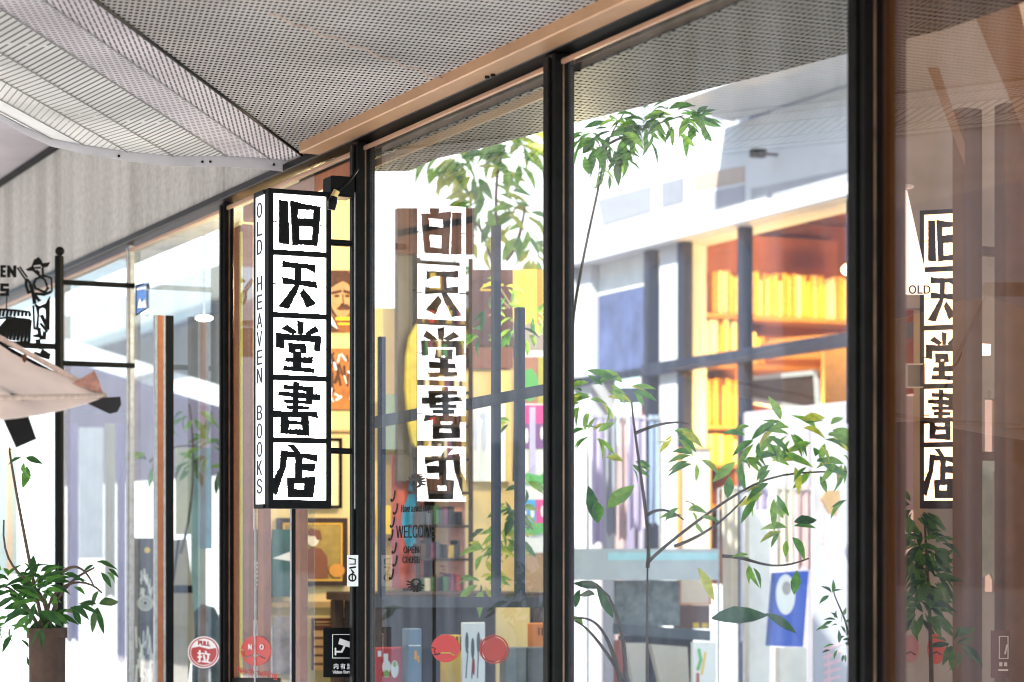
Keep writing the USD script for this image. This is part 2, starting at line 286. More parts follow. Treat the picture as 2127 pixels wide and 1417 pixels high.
# head rail, tan soffit beam and concrete above
sf.part('head_rail', bx(-.035, .04, 2.1, 10.4, HZ + .012, HZ + .035, .003), DARK)
sf.part('head_trim', bx(-.012, -.003, 2.1, 10.4, HZ - .016, HZ - .004, .002), M('tan_trim', (.42, .25, .16), .4, .2))
seam0, seam1 = on(2, HZ + .04, 655, 342), on(2, HZ + .04, 200, 0)
sf.part('soffit_beam', bx(-.098, -.036, 2.0, yat(668, -.03), HZ + .012, HZ + .060, .003), TAN, label='tan steel beam along the top of the glazing')
for p in ((1012, 158), (1024, 154)):
    b = on(2, HZ + .012, *p); sf.part('bolt_head', trimesh.creation.cylinder(.006, .012, 10, transform=trimesh.transformations.translation_matrix(b)), BLACK)
ys = [2.0, 4.4, 5.75, yat(465, -.02), yat(272, -.02), yat(125, -.02), 10.6, 12.4, 18., 26., 34.]
for a, b in zip(ys, ys[1:]):
    sf.part('concrete_panel', bx(-.02, .22, a + .004, b - .004, HZ + .0355, 5.4, .006), CONC)
sf.part('panel_backing', bx(.0, .20, 2.0, 34., HZ + .05, 5.38), M('dark_joint_grout', (.06, .06, .06), .9))  # dark grout tone seen in the panel joints
for p0, p1, col, nm in ((1832, 1846, (.11, .08, .055), 'brown'), (1847, 1856, (.20, .165, .06), 'olive'), (1857, 1870, (.15, .115, .12), 'plum')):
    sf.part('frame_strip', bx(.012, .026, yat(p1, .012), yat(p0, .012), 0, HZ, .002), M('frame_strip_' + nm, col, .5))
sf.end()

# ------------------------------------------------------------------ canopy: dark mesh ceiling, white curved perforated sheets, roof above
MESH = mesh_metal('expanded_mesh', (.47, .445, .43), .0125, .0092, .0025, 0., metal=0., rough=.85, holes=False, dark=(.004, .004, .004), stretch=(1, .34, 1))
MESH2 = mesh_metal('expanded_mesh_reflected', (.17, .145, .125), .0145, .0105, .0030, .0, metal=.1, holes=False, stretch=(1, .34, 1))  # darker mesh copy, toned for its reflection
mc = Thing('mesh_ceiling', 'grey expanded metal mesh ceiling panel beside the tan beam', 'ceiling panel')
s0 = np.array([seam0[0], seam0[1]]); s1 = np.array([seam1[0], seam1[1]]); sd = (s1 - s0) / np.linalg.norm(s1 - s0)
far = s0 + sd * 6
Zc = HZ + .04
mc.part('mesh_panel', flat(Polygon([(-.099, s0[1] - .10), tuple(s0 + sd * .06), tuple(far), (far[0], -1.0), (-.099, -1.0)]), Zc, .002), MESH)
mc.part('edge_angle', tube([(*s0, Zc - .002), (*far, Zc - .002)], .0045, 6), BLACK)
rr = np.random.default_rng(1)
for k in range(3):
    a = s0 + sd * (.9 + .25 * k) + np.array([.10 + .06 * k, 0])
a, b = on(2, Zc - .012, 560, 30), on(2, Zc - .012, 925, 168)
mc.part('frayed_cord', tube([a + (b - a) * t + np.array([0, 0, .004 * math.sin(t * 40)]) for t in np.linspace(0, 1, 40)], .0022, 5), M('pinkish_cord', (.5, .38, .32), .9))
mc.end()
cc = Thing('curved_canopy', 'white curved perforated metal canopy hanging at the upper left', 'canopy')
prof_px = [(650, 332), (560, 326), (470, 322), (360, 318), (265, 309), (175, 298), (108, 286), (50, 262), (-10, 226), (-90, 170), (-220, 90)]
prof = [on(1, s0[1], *p) for p in prof_px]
prof[0][2] = Zc + .004
zig = [0, -.005, -.003, -.009, -.008, -.004, -.002, 0, 0, 0, 0]
prof = [p + np.array([0, 0, z]) for p, z in zip(prof, zig)]
L = np.array([sd[0], sd[1], 0]) * 5.0
WC = (.82, .82, .80)
def white_sheet(n, theta, w, row, mortar, dark, col=WC, stretch=(1, 1, 1)): return mesh_metal('perforated_white_' + n, col, w, row, mortar, -math.radians(theta), metal=.0, rough=.6, holes=False, dark=(dark,) * 3, stretch=stretch)
WSH = [white_sheet('fine', 69, .05, .0115, .0036, .17, (.80, .74, .78)), mesh_metal('perforated_white_dots', (.74, .70, .74), .016, .010, .0030, 0., metal=0., rough=.6, holes=False, dark=(.22, .21, .22), stretch=(1, .5, 1)),
       white_sheet('ribs', 102, 1.3, .022, .0080, .20), white_sheet('ribs_near', 100, 1.3, .022, .0085, .30), white_sheet('ribs_left', 84, .9, .018, .0074, .42)]
PLAINW = M('white_sheet_steel', (.80, .80, .80), .5, var=.06, scale=6)
for i in range(len(prof) - 1):
    a, b = prof[i], prof[i + 1]
    V = np.array([a, b, b + L, a + L]); m = trimesh.Trimesh(np.vstack([V, V + [0, 0, .002]]), [[0, 2, 1], [0, 3, 2], [4, 5, 6], [4, 6, 7], [0, 1, 5], [0, 5, 4], [2, 3, 7], [2, 7, 6], [1, 2, 6], [1, 6, 5], [3, 0, 4], [3, 4, 7]], process=False)
    cc.part('perforated_sheet', m, WSH[i] if i < 5 else PLAINW)
    if i: cc.part('seam_line', tube([a - [0, 0, .002], a + L - [0, 0, .002]], .0016, 4), M('seam_grey', (.30, .30, .30), .6))
lip = [p + np.array([0, .004, 0]) for p in prof[:10]]
V = []; F = []
for i, p in enumerate(lip):
    hgt = .034 - .002 * i; V += [p + [0, 0, .003], p - [0, 0, hgt], p + [0, .004, .003], p + [0, .004, -hgt]]
for i in range(len(lip) - 1):
    k = 4 * i
    for a, b in ((0, 1), (1, 3), (3, 2), (2, 0)): F += [(k + a, k + b, k + 4 + a), (k + b, k + 4 + b, k + 4 + a)]
cc.part('rim', trimesh.Trimesh(np.array(V), F, process=False), M('rim_grey_steel', (.50, .49, .52), .5, .1))
for t in (.9, 2.3, 2.45, 4.2):
    i = int(t); p = lip[i] + (lip[i + 1] - lip[i]) * (t - i); cc.part('rivet', ball(p + np.array([0, -.003, -.016]), .004, sub=1), BLACK)
cc.end()
rs = Thing('rear_soffit', 'mauve grey ribbed soffit beyond the curved canopy at the left edge', 'ceiling panel')
rs.part('mesh_panel', bx(-4, -.021, 6.4, 12.4, 3.19, 3.194), mesh_metal('ribbed_soffit', (.50, .46, .50), .6, .014, .008, .2, holes=False, dark=(.2, .2, .2)))
rs.part('wall_angle', bx(-.045, -.021, 6.4, 12.4, 3.17, 3.189), BLACK)
rs.end()
solo('canopy_roof', bx(-3.9, -.03, -3, 12.6, 3.40, 3.55), M('dark_roof_deck', (.10, .10, .10), .9), label='dark roof deck over the mesh ceiling and canopy', cat='roof')
isf = Thing('reflected_soffit', 'dark mesh soffit with a curved toothed edge, a reflection built solid inside the glass', 'ceiling panel')  # reflection of the mesh ceiling, built as a solid panel
edge = [on(2, HZ - .02, *p)[:2] for p in ((760, 357), (850, 355), (905, 330), (1010, 306), (1140, 270), (1190, 256), (1330, 222), (1480, 183), (1640, 143), (1800, 101), (1960, 62))]
poly = Polygon([(.05, 6.6)] + [tuple(e) for e in edge] + [(edge[-1][0] + .02, 1.5), (.05, 1.5)])
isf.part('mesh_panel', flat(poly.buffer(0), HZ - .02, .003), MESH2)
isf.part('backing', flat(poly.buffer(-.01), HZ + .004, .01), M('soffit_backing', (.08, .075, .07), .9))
a0 = on(2, HZ - .03, 790, 330); a1 = on(2, HZ - .03, 1138, 190)
isf.part('rail', bx(.052, .060, a1[1], 5.9, HZ - .045, HZ - .025), TAN)
isf.end()

# ------------------------------------------------------------------ hanging box sign
SY = 5.694
z6 = lambda pts: [(520 + x / 3.373, 380 + y / 3.373) for x, y in pts]
z7 = lambda pts: [(520 + x / 3.542, 780 + y / 3.542) for x, y in pts]
CH = [(z6, [(152,68),(520,92),(513,485),(148,472)], [[(202,118),(268,128),(264,140),(274,432),(222,424),(200,418)], [(280,122),(380,148),(495,168),(470,442),(340,432),(296,438)]], [[(335,185),(445,190),(440,250),(332,246)], [(343,303),(440,308),(432,398),(347,400)]]),
 (z6, [(148,500),(513,518),(508,918),(143,908)], [[(228,545),(290,560),(455,575),(455,632),(400,600),(225,592)], [(313,595),(358,595),(355,690),(330,760),(270,882),(198,865),(250,800),(312,715)], [(225,660),(340,685),(465,690),(465,738),(345,715),(225,705)], [(372,742),(462,850),(395,875),(350,775)]], []),
 (z6, [(140,937),(508,955),(503,1352),(137,1348)], [[(330,965),(375,978),(365,1065),(335,1060)], [(258,993),(330,1045),(300,1062),(220,1020)], [(455,1003),(480,1040),(405,1074),(380,1055)], [(180,1050),(300,1062),(495,1075),(490,1180),(448,1175),(452,1115),(240,1100),(238,1160),(180,1150)], [(268,1122),(385,1130),(395,1192),(268,1190)], [(300,1185),(355,1185),(358,1305),(300,1300)], [(248,1225),(438,1220),(435,1265),(245,1252)], [(235,1282),(448,1300),(445,1330),(233,1312)]], [[(318,1168),(350,1168),(350,1184),(318,1184)]]),
 (z7, [(143,30),(528,40),(523,465),(135,458)], [[(318,45),(358,50),(352,270),(310,265)], [(245,70),(465,85),(460,130),(358,105),(245,98)], [(210,118),(515,140),(515,185),(430,175),(207,145)], [(250,175),(455,190),(450,212),(250,200)], [(270,218),(432,230),(430,252),(270,245)], [(415,85),(465,85),(455,210),(410,200)], [(150,255),(240,265),(490,270),(498,315),(430,300),(150,308)], [(225,290),(430,295),(430,445),(222,425)]], [[(275,306),(375,310),(372,338),(285,330)], [(290,360),(380,365),(385,395),(280,395)]]),
 (z7, [(135,490),(523,497),(515,918),(132,918)], [[(275,512),(325,512),(385,590),(345,580)], [(230,550),(345,570),(492,585),(490,635),(385,605),(270,600)], [(228,550),(272,560),(260,680),(190,885),(142,818),(215,680)], [(332,595),(385,595),(380,760),(330,750)], [(380,650),(478,650),(472,705),(385,700)], [(270,755),(482,745),(462,900),(278,895)]], [[(325,795),(398,795),(395,838),(322,835)]])]
def rough_edges(s, amp=.35):
    """slightly ragged hand-cut outline (in photograph pixels)"""
    s = s.segmentize(3.0); r = np.random.default_rng(3)
    def f(c):
        c = np.array(c)[:-1]; return c + r.normal(0, amp, c.shape)
    gs = getattr(s, 'geoms', [s]); return union_all([Polygon(f(g.exterior.coords), [f(i.coords) for i in g.interiors]).buffer(0) for g in gs])
CHAR = []; PANEL = []
for zf, pan, adds, holes in CH:
    u = union_all([Polygon(zf(a)).buffer(.25) for a in adds])
    if holes: u = u.difference(union_all([Polygon(zf(h)) for h in holes]))
    CHAR.append(rough_edges(u)); PANEL.append(Polygon(zf(pan)))
P2 = [PXF(p, SY) for p in PANEL]; C2 = [PXF(c, SY) for c in CHAR]
sx0, sx1 = -.2905, -.1145; sz0, sz1 = on(1, SY, 615, 1056)[2], on(1, SY, 557, 391)[2]
PZ = [(g.bounds[1], g.bounds[3]) for g in P2]; IX0, IX1 = sx0 + .015, sx1 - .013
def box_sign(name, label, T, lit, group=None, side_text=True, frame_mat=BLACK, extras=True):
    """the sign is laid out at the shop's own sign; T maps its points to where this one hangs"""
    s = Thing(name, label, 'sign', group); D = .105
    def add(n, m, mat, **k):
        m = m.copy(); m.vertices = T(m.vertices); s.part(n, m, mat, **k)
    zs = [sz1 - .012] + [(PZ[i][0] + PZ[i + 1][1]) / 2 for i in range(4)] + [sz0 + .022]
    outer = sbox(sx0, sz0, sx1, sz1); rects = []
    for i in range(5):
        t = zs[i] - (.0 if i == 0 else .007); b = zs[i + 1] + (.0 if i == 4 else .007)
        rects.append(sbox(IX0, b, IX1, t))
    add('frame', front(outer.difference(union_all(rects)), SY - .004, .03), frame_mat)
    for i, rc in enumerate(rects):
        add('face_panel', front(rc.buffer(.003), SY + .004, .004), lit)
        add('character', front(C2[i].intersection(rc), SY - .001, .0045), frame_mat)
        zc = (rc.bounds[1] + rc.bounds[3]) / 2
        add('joint_wire', front(union_all([sbox(IX0, zc - .0012, IX0 + .02, zc + .0012), sbox(IX1 - .016, zc - .004, IX1, zc - .0016)]), SY + .001, .002), frame_mat)
    g = .03
    add('back_panel', bx(sx0 + .004, sx1 - .004, SY + D - .008, SY + D - .001, sz0 + .01, sz1 - .01), PRINTWHITE)
    add('shell', cat([bx(sx1 - .005, sx1, SY + .026, SY + D, sz0, sz1), bx(sx0, sx1 - .005, SY + .026, SY + D, sz1 - .005, sz1), bx(sx0, sx1 - .005, SY + .026, SY + D, sz0, sz0 + .005)]), M('sign_side_grey', (.16, .155, .15), .5, var=.15))
    if side_text:
        add('side_panel', bx(sx0, sx0 + .006, SY + .0265, SY + D, sz0 + .012, sz1 - .012), M('pale_side_acrylic', (.78, .80, .84), .4, emit=.25, ecol=(.9, .95, 1)))
        add('side_frame', cat([bx(sx0 - .004, sx0 + .006, SY + .0265, SY + D, sz0, sz0 + .011), bx(sx0 - .004, sx0 + .006, SY + .0265, SY + D, sz1 - .011, sz1), bx(sx0 - .004, sx0, SY + D - .006, SY + D, sz0 + .011, sz1 - .011)]), BLACK)
        text = 'OLD HEAVEN BOOKS'; hh = (sz1 - sz0 - .05) / 16.2; z = sz1 - .02
        for ch in text:
            z -= hh
            if ch == ' ': continue
            m = words(ch, hh * .80, False, .0015); w = m.bounds[1][0] - m.bounds[0][0]
            m.apply_translation((-(m.bounds[0][0] + m.bounds[1][0]) / 2, 0, 0)); m.apply_scale((.040 / w, 1, 1))
            add('side_letter', frameit(m, np.array([sx0 - .0005, SY + .065, z]), -EY, EZ, -EX), M('blue_black_print', (.012, .016, .035), .5))
    if extras:
        for py, hgt in ((505, .015), (937, .015)):
            zc = on(1, SY + .05, 712, py)[2]; add('arm', bx(sx1 + .0005, -.037, SY + .04, SY + .065, zc - hgt / 2, zc + hgt / 2, .003), BLACK)
        rx = on(1, SY + .05, 610, 1100)[0]; add('pole', tube([(rx, SY + .05, .0), (rx, SY + .05, sz0 - .0005)], .0055, 8), BLACK)
        add('mounting_plate', bx(-.105, -.037, SY + .02, SY + .085, on(1, SY, 700, 405)[2], on(1, SY, 700, 362)[2], .003), BLACK)
    return s.end()
box_sign('hanging_sign', 'tall black framed box sign of five white panels with bold black characters', lambda v: v, SIGNWHITE)
# copy of the sign, dim and narrow, standing for its reflection
SA = math.radians(47); ca, sa = math.cos(SA), math.sin(SA)
TZ = 6.55; tc = at(1965, 748, TZ); c0 = np.array([(sx0 + sx1) / 2, SY + .05, (sz0 + sz1) / 2])
def T2(v):
    d = v - c0; d = d * [.76, .8, 1.015]; return np.stack([ca * d[:, 0] + sa * d[:, 1], -sa * d[:, 0] + ca * d[:, 1], d[:, 2]], 1) + tc
box_sign('hanging_sign', 'narrow amber copy of the sign built as its reflection in the brown glass at the right', T2, M('amber_reflection_glow', (.85, .80, .70), .3, var=.02, emit=1.7, ecol=(1, .80, .58)), side_text=False, frame_mat=M('brown_black_paint', (.03, .018, .012), .6), extras=False)
# little spotlight with its cable
sp = Thing('spotlight', 'small black spotlight on a bent cable over the top corner of the hanging sign', 'lamp')
c = [at(*p, 5.98) for p in ((742, 352), (728, 372), (712, 388), (700, 398), (694, 410))]
sp.part('cable', tube(curve(c, 14), .004, 6), BLACK)
sp.part('collar', tube([at(700, 396, 5.98), at(693, 409, 5.98)], .009, 10), M('brass_collar', (.55, .42, .18), .35, .8))
sp.part('head', tube([at(694, 408, 5.98), at(690, 420, 5.98), at(688, 436, 5.98)], [.009, .013, .010], 10), BLACK)
sp.end()
solo('wall_bracket_plate', bx(-.036, -.014, MY[3] - .012, MY[3] + .012, on(1, 5.74, 730, 1058)[2], on(1, 5.74, 730, 400)[2], .002), STEEL, 'narrow grey steel strip standing beside the black mullion next to the sign', 'steel strip')
sk = Thing('paper_label', 'small white paper label with black marks stuck below the steel strip', 'label'); Yk = MY[3] - .03
sk.part('paper', front(RF(721, 1153, 744, 1218, Yk), Yk, .001), PRINTWHITE)
mk = [LineString([(726, 1160), (738, 1162), (738, 1172), (727, 1172)]).buffer(1.1), LineString([(727, 1180), (738, 1178)]).buffer(1.8), LineString([(730, 1184), (735, 1190)]).buffer(1.4), Point(732, 1200).buffer(7).boundary.buffer(1.5), LineString([(732, 1190), (732, 1205)]).buffer(1)]
sk.part('marks', front(PXF(union_all(mk), Yk - .001), Yk - .001, .001), BLACK); sk.end()

# ------------------------------------------------------------------ farmer sign at the left
fs = Thing('farmer_sign', 'cut-out metal sign of a farmer in a hat and furrows on a black post', 'sign')
FY = 7.95
z4 = lambda pts: [(x / 5.246, 490 + y / 5.246) for x, y in pts]
pc = on(1, FY, 123, 700)[0]
fs.part('post', tube([(pc, FY, 0), (pc, FY, on(1, FY, 123, 532)[2])], .016, 12), BLACK)
fs.part('finial', ball(on(1, FY, 124, 522), .0165), BLACK, smooth=True)
for py in (590, 757):
    z = on(1, FY, 200, py)[2]; fs.part('arm', bx(pc + .01, -.01, FY - .008, FY + .008, z - .009, z + .009, .002), BLACK)
zb = on(1, FY, 60, 718)[2]; fs.part('base_bar', bx(on(1, FY, -150, 700)[0], pc - .01, FY - .008, FY + .008, zb - .010, zb + .010, .002), BLACK)
K = []
def line(pts, w): K.append(LineString(z4(pts)).buffer(w / 5.246 / 2 * 2.0, cap_style=2))
def fill(pts): K.append(Polygon(z4(pts)).buffer(.5))
fill([(285,365),(345,335),(375,260),(420,232),(450,265),(465,300),(545,290),(520,335),(470,345),(440,310),(365,320),(375,380),(310,380)])
line([(365,370),(440,440)], 14); line([(465,345),(470,430),(500,445)], 12); line([(370,350),(445,345)], 10); line([(395,375),(430,410)], 14); line([(430,440),(480,435)], 14)
line([(190,345),(275,470)], 9); line([(215,335),(300,455)], 9); line([(285,465),(285,540),(310,620),(345,605)], 14); line([(300,470),(330,520),(330,560)], 12)
line([(440,450),(390,470),(370,520),(385,570),(490,615),(530,560)], 13); line([(500,440),(560,460),(570,610)], 9); fill([(440,460),(480,480),(510,560),(520,540),(500,480),(470,450)])
fill([(340,540),(365,640),(355,600)]); line([(335,530),(365,640),(380,740)], 20); line([(385,640),(400,630),(480,640),(560,610)], 16); fill([(400,670),(450,700),(420,720)]); line([(380,640),(430,710)], 16)
fill([(380,740),(430,765),(500,735),(545,660),(540,1030),(505,1010),(500,800),(470,780),(430,800),(420,1000),(395,1000),(410,860),(395,790)])
line([(365,760),(375,1010),(420,1020)], 12); line([(450,860),(520,1000)], 20); line([(440,950),(520,1050)], 14); fill([(470,1040),(505,1050),(500,1130),(430,1130),(440,1085),(470,1085)]); fill([(350,1085),(410,1070),(440,1060),(450,1110),(370,1100)]); line([(425,1000),(435,1090)], 20)
fill([(390,1130),(440,1130),(445,1240),(400,1210)]); line([(370,1280),(545,1330)], 22); line([(450,1250),(545,1310)], 24)
for k in range(9): line([(-10 + k * 42, 880 - (k % 2) * 4), (6 + k * 40, 810 + k * 3)], 15)
line([(-20, 800), (160, 812), (330, 830)], 12); line([(-20, 900), (100, 890), (330, 915)], 12)
for k in range(10): line([(-60 + k * 42, 1120 + 4 * k), (0 + k * 36, 1010 - 0 * k), (90 + k * 27, 905 + k)], 18)
line([(-40, 1150), (140, 1170), (330, 1165)], 20); line([(75, 660), (72, 800)], 5)
LET = []
def block(strokes, w): LET.append(union_all([LineString(z4(p)).buffer(w / 5.246 / 2, cap_style=2, join_style=2) for p in strokes]))
block([[(20, 320), (20, 452)], [(10, 334), (66, 334)], [(10, 388), (60, 388)], [(10, 438), (66, 438)]], 30)
block([[(96, 322), (96, 452)], [(162, 322), (162, 452)], [(92, 330), (166, 446)]], 34)
block([[(98, 535), (20, 535), (20, 588), (82, 588), (82, 640), (0, 640)]], 34)
block([[(-60, 335), (-60, 438), (-30, 430), (-18, 388), (-30, 344), (-60, 335)]], 30); block([[(-130, 320), (-130, 438), (-84, 438)]], 30)
for g in LET: fs.part('lettering', front(PXF(g, FY), FY, .004), BLACK)
fs.part('cut_out_figure', front(PXF(union_all(K).intersection(sbox(-5, 400, 118, 760)), FY), FY, .005), BLACK, label='black cut-out of a farmer with a hoe over furrows')
fs.end()
bs = Thing('blue_sign', 'small blue picture sign with a black edge fixed to the slim mullion', 'sign'); BY = 7.9
bs.part('board', front(PXF(Polygon([(283, 592), (311, 585), (311, 641), (283, 656)]), BY), BY, .012), BLACK)
bs.part('print', front(PXF(Polygon([(284, 596), (304, 590), (304, 640), (284, 652)]), BY - .002), BY - .002, .0015), M('blue_print', (.05, .16, .55), .5, var=.3, scale=60))
bs.part('print_marks', front(PXF(union_all([LineString([(286, 601), (302, 597)]).buffer(2), Polygon([(286, 640), (290, 618), (294, 630), (300, 622), (302, 638)])]), BY - .004), BY - .004, .0015), VW); bs.end()
for i, (px, py, w, lab) in enumerate(((297, 647, 14, 'small glowing oval ceiling lamp under the blue sign'), (424, 661, 18, 'glowing oval ceiling lamp beside the tall door handle'))):
    l = Thing('ceiling_lamp', lab, 'lamp'); d = 9.5; p = at(px, py, d); r = w * d / FPX
    l.part('diffuser', ball(p, r, (1, 1, .34)), M('lit_lamp', (.9, .88, .8), .4, emit=2.6, ecol=(1, .95, .82)), smooth=True) if False else None
    m = ball((0, 0, 0), r); m.apply_scale((1, 1, .34)); m.apply_translation(p); l.part('diffuser', m, M('lit_lamp', (.9, .88, .8), .4, emit=2.6, ecol=(1, .95, .82)), smooth=True)
    l.part('rod', tube([p + [0, 0, r * .3], p + [0, 0, 3.2 - p[2]]], .004, 6), STEEL); l.end()

# ------------------------------------------------------------------ parasol corner
um = Thing('parasol', 'worn beige parasol corner with a dangling black strap at the left edge', 'parasol')
tip = at(218, 822, 4.7); apex = at(-420, 470, 4.9); B_ = at(-560, 838, 3.6); D_ = at(-520, 690, 6.4); E_ = apex + (apex - tip) * [1, 1, 0] + [0, 0, tip[2] - apex[2]]
def panel(a, b, c, sag=.05, n=14):
    V = []; F = []; ix = {}
    for i in range(n + 1):
        for j in range(n + 1 - i):
            u, v = i / n, j / n; w = 1 - u - v; p = a * w + b * u + c * v + np.array([0, 0, -sag * 4 * (u * v + .5 * w * (u + v)) * (1 - w)]); p[2] += .004 * math.sin(u * 23 + v * 31)
            ix[i, j] = len(V); V.append(p)
    for i in range(n):
        for j in range(n - i):
            F.append((ix[i, j], ix[i + 1, j], ix[i, j + 1]))
            if i + j < n - 1: F.append((ix[i + 1, j], ix[i + 1, j + 1], ix[i, j + 1]))
    V = np.array(V); n0 = len(V); F = np.array(F)
    return trimesh.Trimesh(np.vstack([V, V + [0, 0, .002]]), np.vstack([F, F[:, ::-1] + n0]), process=False)
CLOTH = M('beige_canvas', (.86, .76, .71), .9, var=.08, scale=7, bump=.1, trans=.5)
for a, b in ((tip, B_), (D_, tip)): um.part('canopy_panel', panel(apex, a, b), CLOTH, smooth=True)
HEM = M('hem_canvas', (.60, .44, .36), .95, var=.25, scale=60)
for a, b in ((tip, B_), (tip, D_), (tip, apex)):
    um.part('hem', tube([a + (b - a) * t - np.array([0, 0, .05 * 4 * .25 * 0]) for t in np.linspace(0, 1, 8)], .006, 6), HEM)
um.part('rib', tube([apex - [0, 0, .02], tip - [0, 0, .015]], .007, 8), BLACK)
um.part('corner_pocket', trimesh.convex.convex_hull(np.array([at(*p, 4.68 + k * .03) for k in (0, 1) for p in ((168, 832), (215, 826), (250, 824), (252, 840), (244, 856), (228, 860), (205, 846))])), M('black_canvas', (.015, .014, .015), .9))
um.part('torn_patch', trimesh.convex.convex_hull(np.array([at(*p, 4.69 + k * .01) for k in (0, 1) for p in ((150, 796), (196, 770), (206, 792), (214, 818))])), M('torn_canvas', (.40, .20, .15), .9, var=.5, scale=70))
um.part('torn_hole', trimesh.convex.convex_hull(np.array([at(*p, 4.60 + k * .004) for k in (0, 1) for p in ((44, 737), (54, 735), (57, 745), (52, 754), (47, 750))])), M('tear_brown', (.10, .03, .015), .9))
um.part('strap', trimesh.convex.convex_hull(np.array([at(*p, 4.5 + k * .02) for k in (0, 1) for p in ((-20, 812), (44, 820), (76, 912), (33, 931), (0, 850))])), BLACK)
um.part('pole', tube([(apex[0] - .9, apex[1], 0), (apex[0] - .9, apex[1], apex[2] + .1)], .025, 10), BLACK)
um.part('boom', tube([(apex[0] - .9, apex[1], apex[2] + .06), apex + [0, 0, .02]], .02, 10), BLACK); um.end()

# ------------------------------------------------------------------ plants: every leaf a part of its own
def leaf(p, d, n, Ln, W, bend=.25, fold=.12):
    """blade from p along d, its upper face towards n"""
    d = d / np.linalg.norm(d); s = np.cross(d, n); s /= np.linalg.norm(s) + 1e-9; n = np.cross(s, d)
    ts = [0, .18, .42, .68, .88, 1.0]; ws = [.10, .62, 1, .78, .34, .02]; V = []; F = []
    for t, w in zip(ts, ws):
        c = p + d * (Ln * t) - n * (bend * Ln * t * t); V += [c + s * (w * W / 2) + n * fold * W * w, c, c - s * (w * W / 2) + n * fold * W * w]
    for i in range(len(ts) - 1):
        k = 3 * i; F += [(k, k + 1, k + 4), (k, k + 4, k + 3), (k + 1, k + 2, k + 5), (k + 1, k + 5, k + 4)]
    return trimesh.Trimesh(np.array(V), F, process=False)
GREENS = [M('leaf_green_' + n, c, .45, var=.45, scale=40, trans=.58, spec=.5) for n, c in (('deep', (.03, .10, .022)), ('mid', (.09, .24, .04)), ('fresh', (.22, .40, .05)), ('yellow', (.46, .48, .05)))]
BARK = M('twig_bark', (.08, .055, .04), .85, var=.3, scale=40)
def plant(name, label, category, d, stems, sprays, greens=(0, 1, 2), seed=0, r0=.006, pot=None, group=None):
    """stems: pixel polylines at distance d; sprays: (px, py, spread px, leaves, leaf length px, droop)"""
    r = np.random.default_rng(seed); t = Thing(name, label, category, group)
    for k, s in enumerate(stems):
        P = curve([at(p[0], p[1], d + (p[2] if len(p) > 2 else .0)) for p in s], 14); t.part('stem', tube(P, list(np.linspace(r0, r0 * .4, 14)), 6), BARK)
    for px, py, sp_, n, ll, droop in sprays:
        for k in range(n):
            a = r.uniform(0, 2 * math.pi); q_ = sp_ * math.sqrt(r.uniform(0, 1))
            p = at(px + q_ * math.cos(a), py + q_ * .8 * math.sin(a), d + r.normal(0, .06))
            a2 = a + r.normal(0, .5)
            dirn = RIGHT * math.cos(a2) - UP * (math.sin(a2) * .6 + droop) + FWD * r.normal(0, .35)
            nn = UP * .6 - FWD * .7 + RIGHT * r.normal(0, .5); L_ = ll * d / FPX * r.uniform(.7, 1.25)
            t.part('leaf', leaf(p, dirn, nn, L_, L_ * r.uniform(.24, .44), r.uniform(.05, .75), r.uniform(.05, .35)), GREENS[greens[int(r.integers(len(greens)))]], smooth=True)
    if pot: pot(t)
    return t.end()
def pot_left(t):
    b = at(98, 1310, 6.3); g = b[2]
    pr = [(0, 0), (.036, 0), (.044, g * .5), (.050, g - .02), (.055, g - .02), (.055, g + .008), (.046, g + .008), (.044, g - .02), (0, g - .02)]
    m = trimesh.creation.revolve(np.array(pr), sections=28); m.apply_translation((b[0], b[1], 0)); t.part('pot', m, M('brown_pot', (.055, .028, .017), .7, var=.35, scale=20, bump=.1), smooth=35)
plant('potted_plant', 'leafy green plant in a tall brown pot at the lower left', 'plant', 6.3,
      [[(95, 1320), (80, 1230), (30, 1180), (8, 1080)], [(95, 1320), (66, 1190), (30, 1000), (22, 935)], [(100, 1320), (130, 1230), (175, 1190), (196, 1178)], [(98, 1320), (110, 1240), (160, 1210), (212, 1232)], [(90, 1320), (40, 1240), (5, 1220)]],
      [(20, 1215, 45, 26, 40, .15), (75, 1230, 55, 34, 42, .2), (95, 1270, 55, 30, 44, .3), (20, 1300, 30, 10, 36, .4), (120, 1215, 35, 12, 34, .1), (150, 1262, 14, 4, 40, .5), (205, 1180, 22, 6, 30, .5), (52, 960, 14, 4, 42, .6), (55, 1360, 20, 5, 34, .3)], (0, 0, 0, 1), 2, pot=pot_left)
def big(t, d, specs):
    for (x0, y0, x1, y1, w, g) in specs:
        p, e = at(x0, y0, d), at(x1, y1, d + .05); t.part('leaf', leaf(p, e - p, UP * .5 - FWD * .8, np.linalg.norm(e - p), w * d / FPX, .12), GREENS[g], smooth=True)
plant('drooping_plant', 'dark drooping leaves of a climber hanging across the post at left', 'plant', 6.9, [[(128, 1190), (165, 1180), (196, 1220)]], [], (0,), 3,
      pot=lambda t: big(t, 6.9, [(200, 1255, 160, 1250, 16, 0), (205, 1228, 184, 1262, 18, 0), (206, 1255, 248, 1246, 26, 0), (202, 1262, 186, 1318, 18, 0), (203, 1262, 216, 1322, 13, 0), (150, 1265, 172, 1300, 16, 0), (130, 1270, 170, 1268, 12, 0)]))
plant('vine_behind_door', 'young vine with pale green leaves seen through the glass door', 'plant', 9.4, [[(375, 1150), (400, 1000), (398, 880), (392, 840)], [(310, 960), (360, 930), (420, 930)]],
      [(400, 860, 22, 8, 40, .4), (440, 930, 34, 14, 44, .5), (322, 950, 22, 7, 42, .3), (400, 965, 20, 6, 36, .5), (452, 975, 16, 5, 46, .6), (330, 880, 12, 3, 30, .3)], (1, 1, 2, 0), 4)
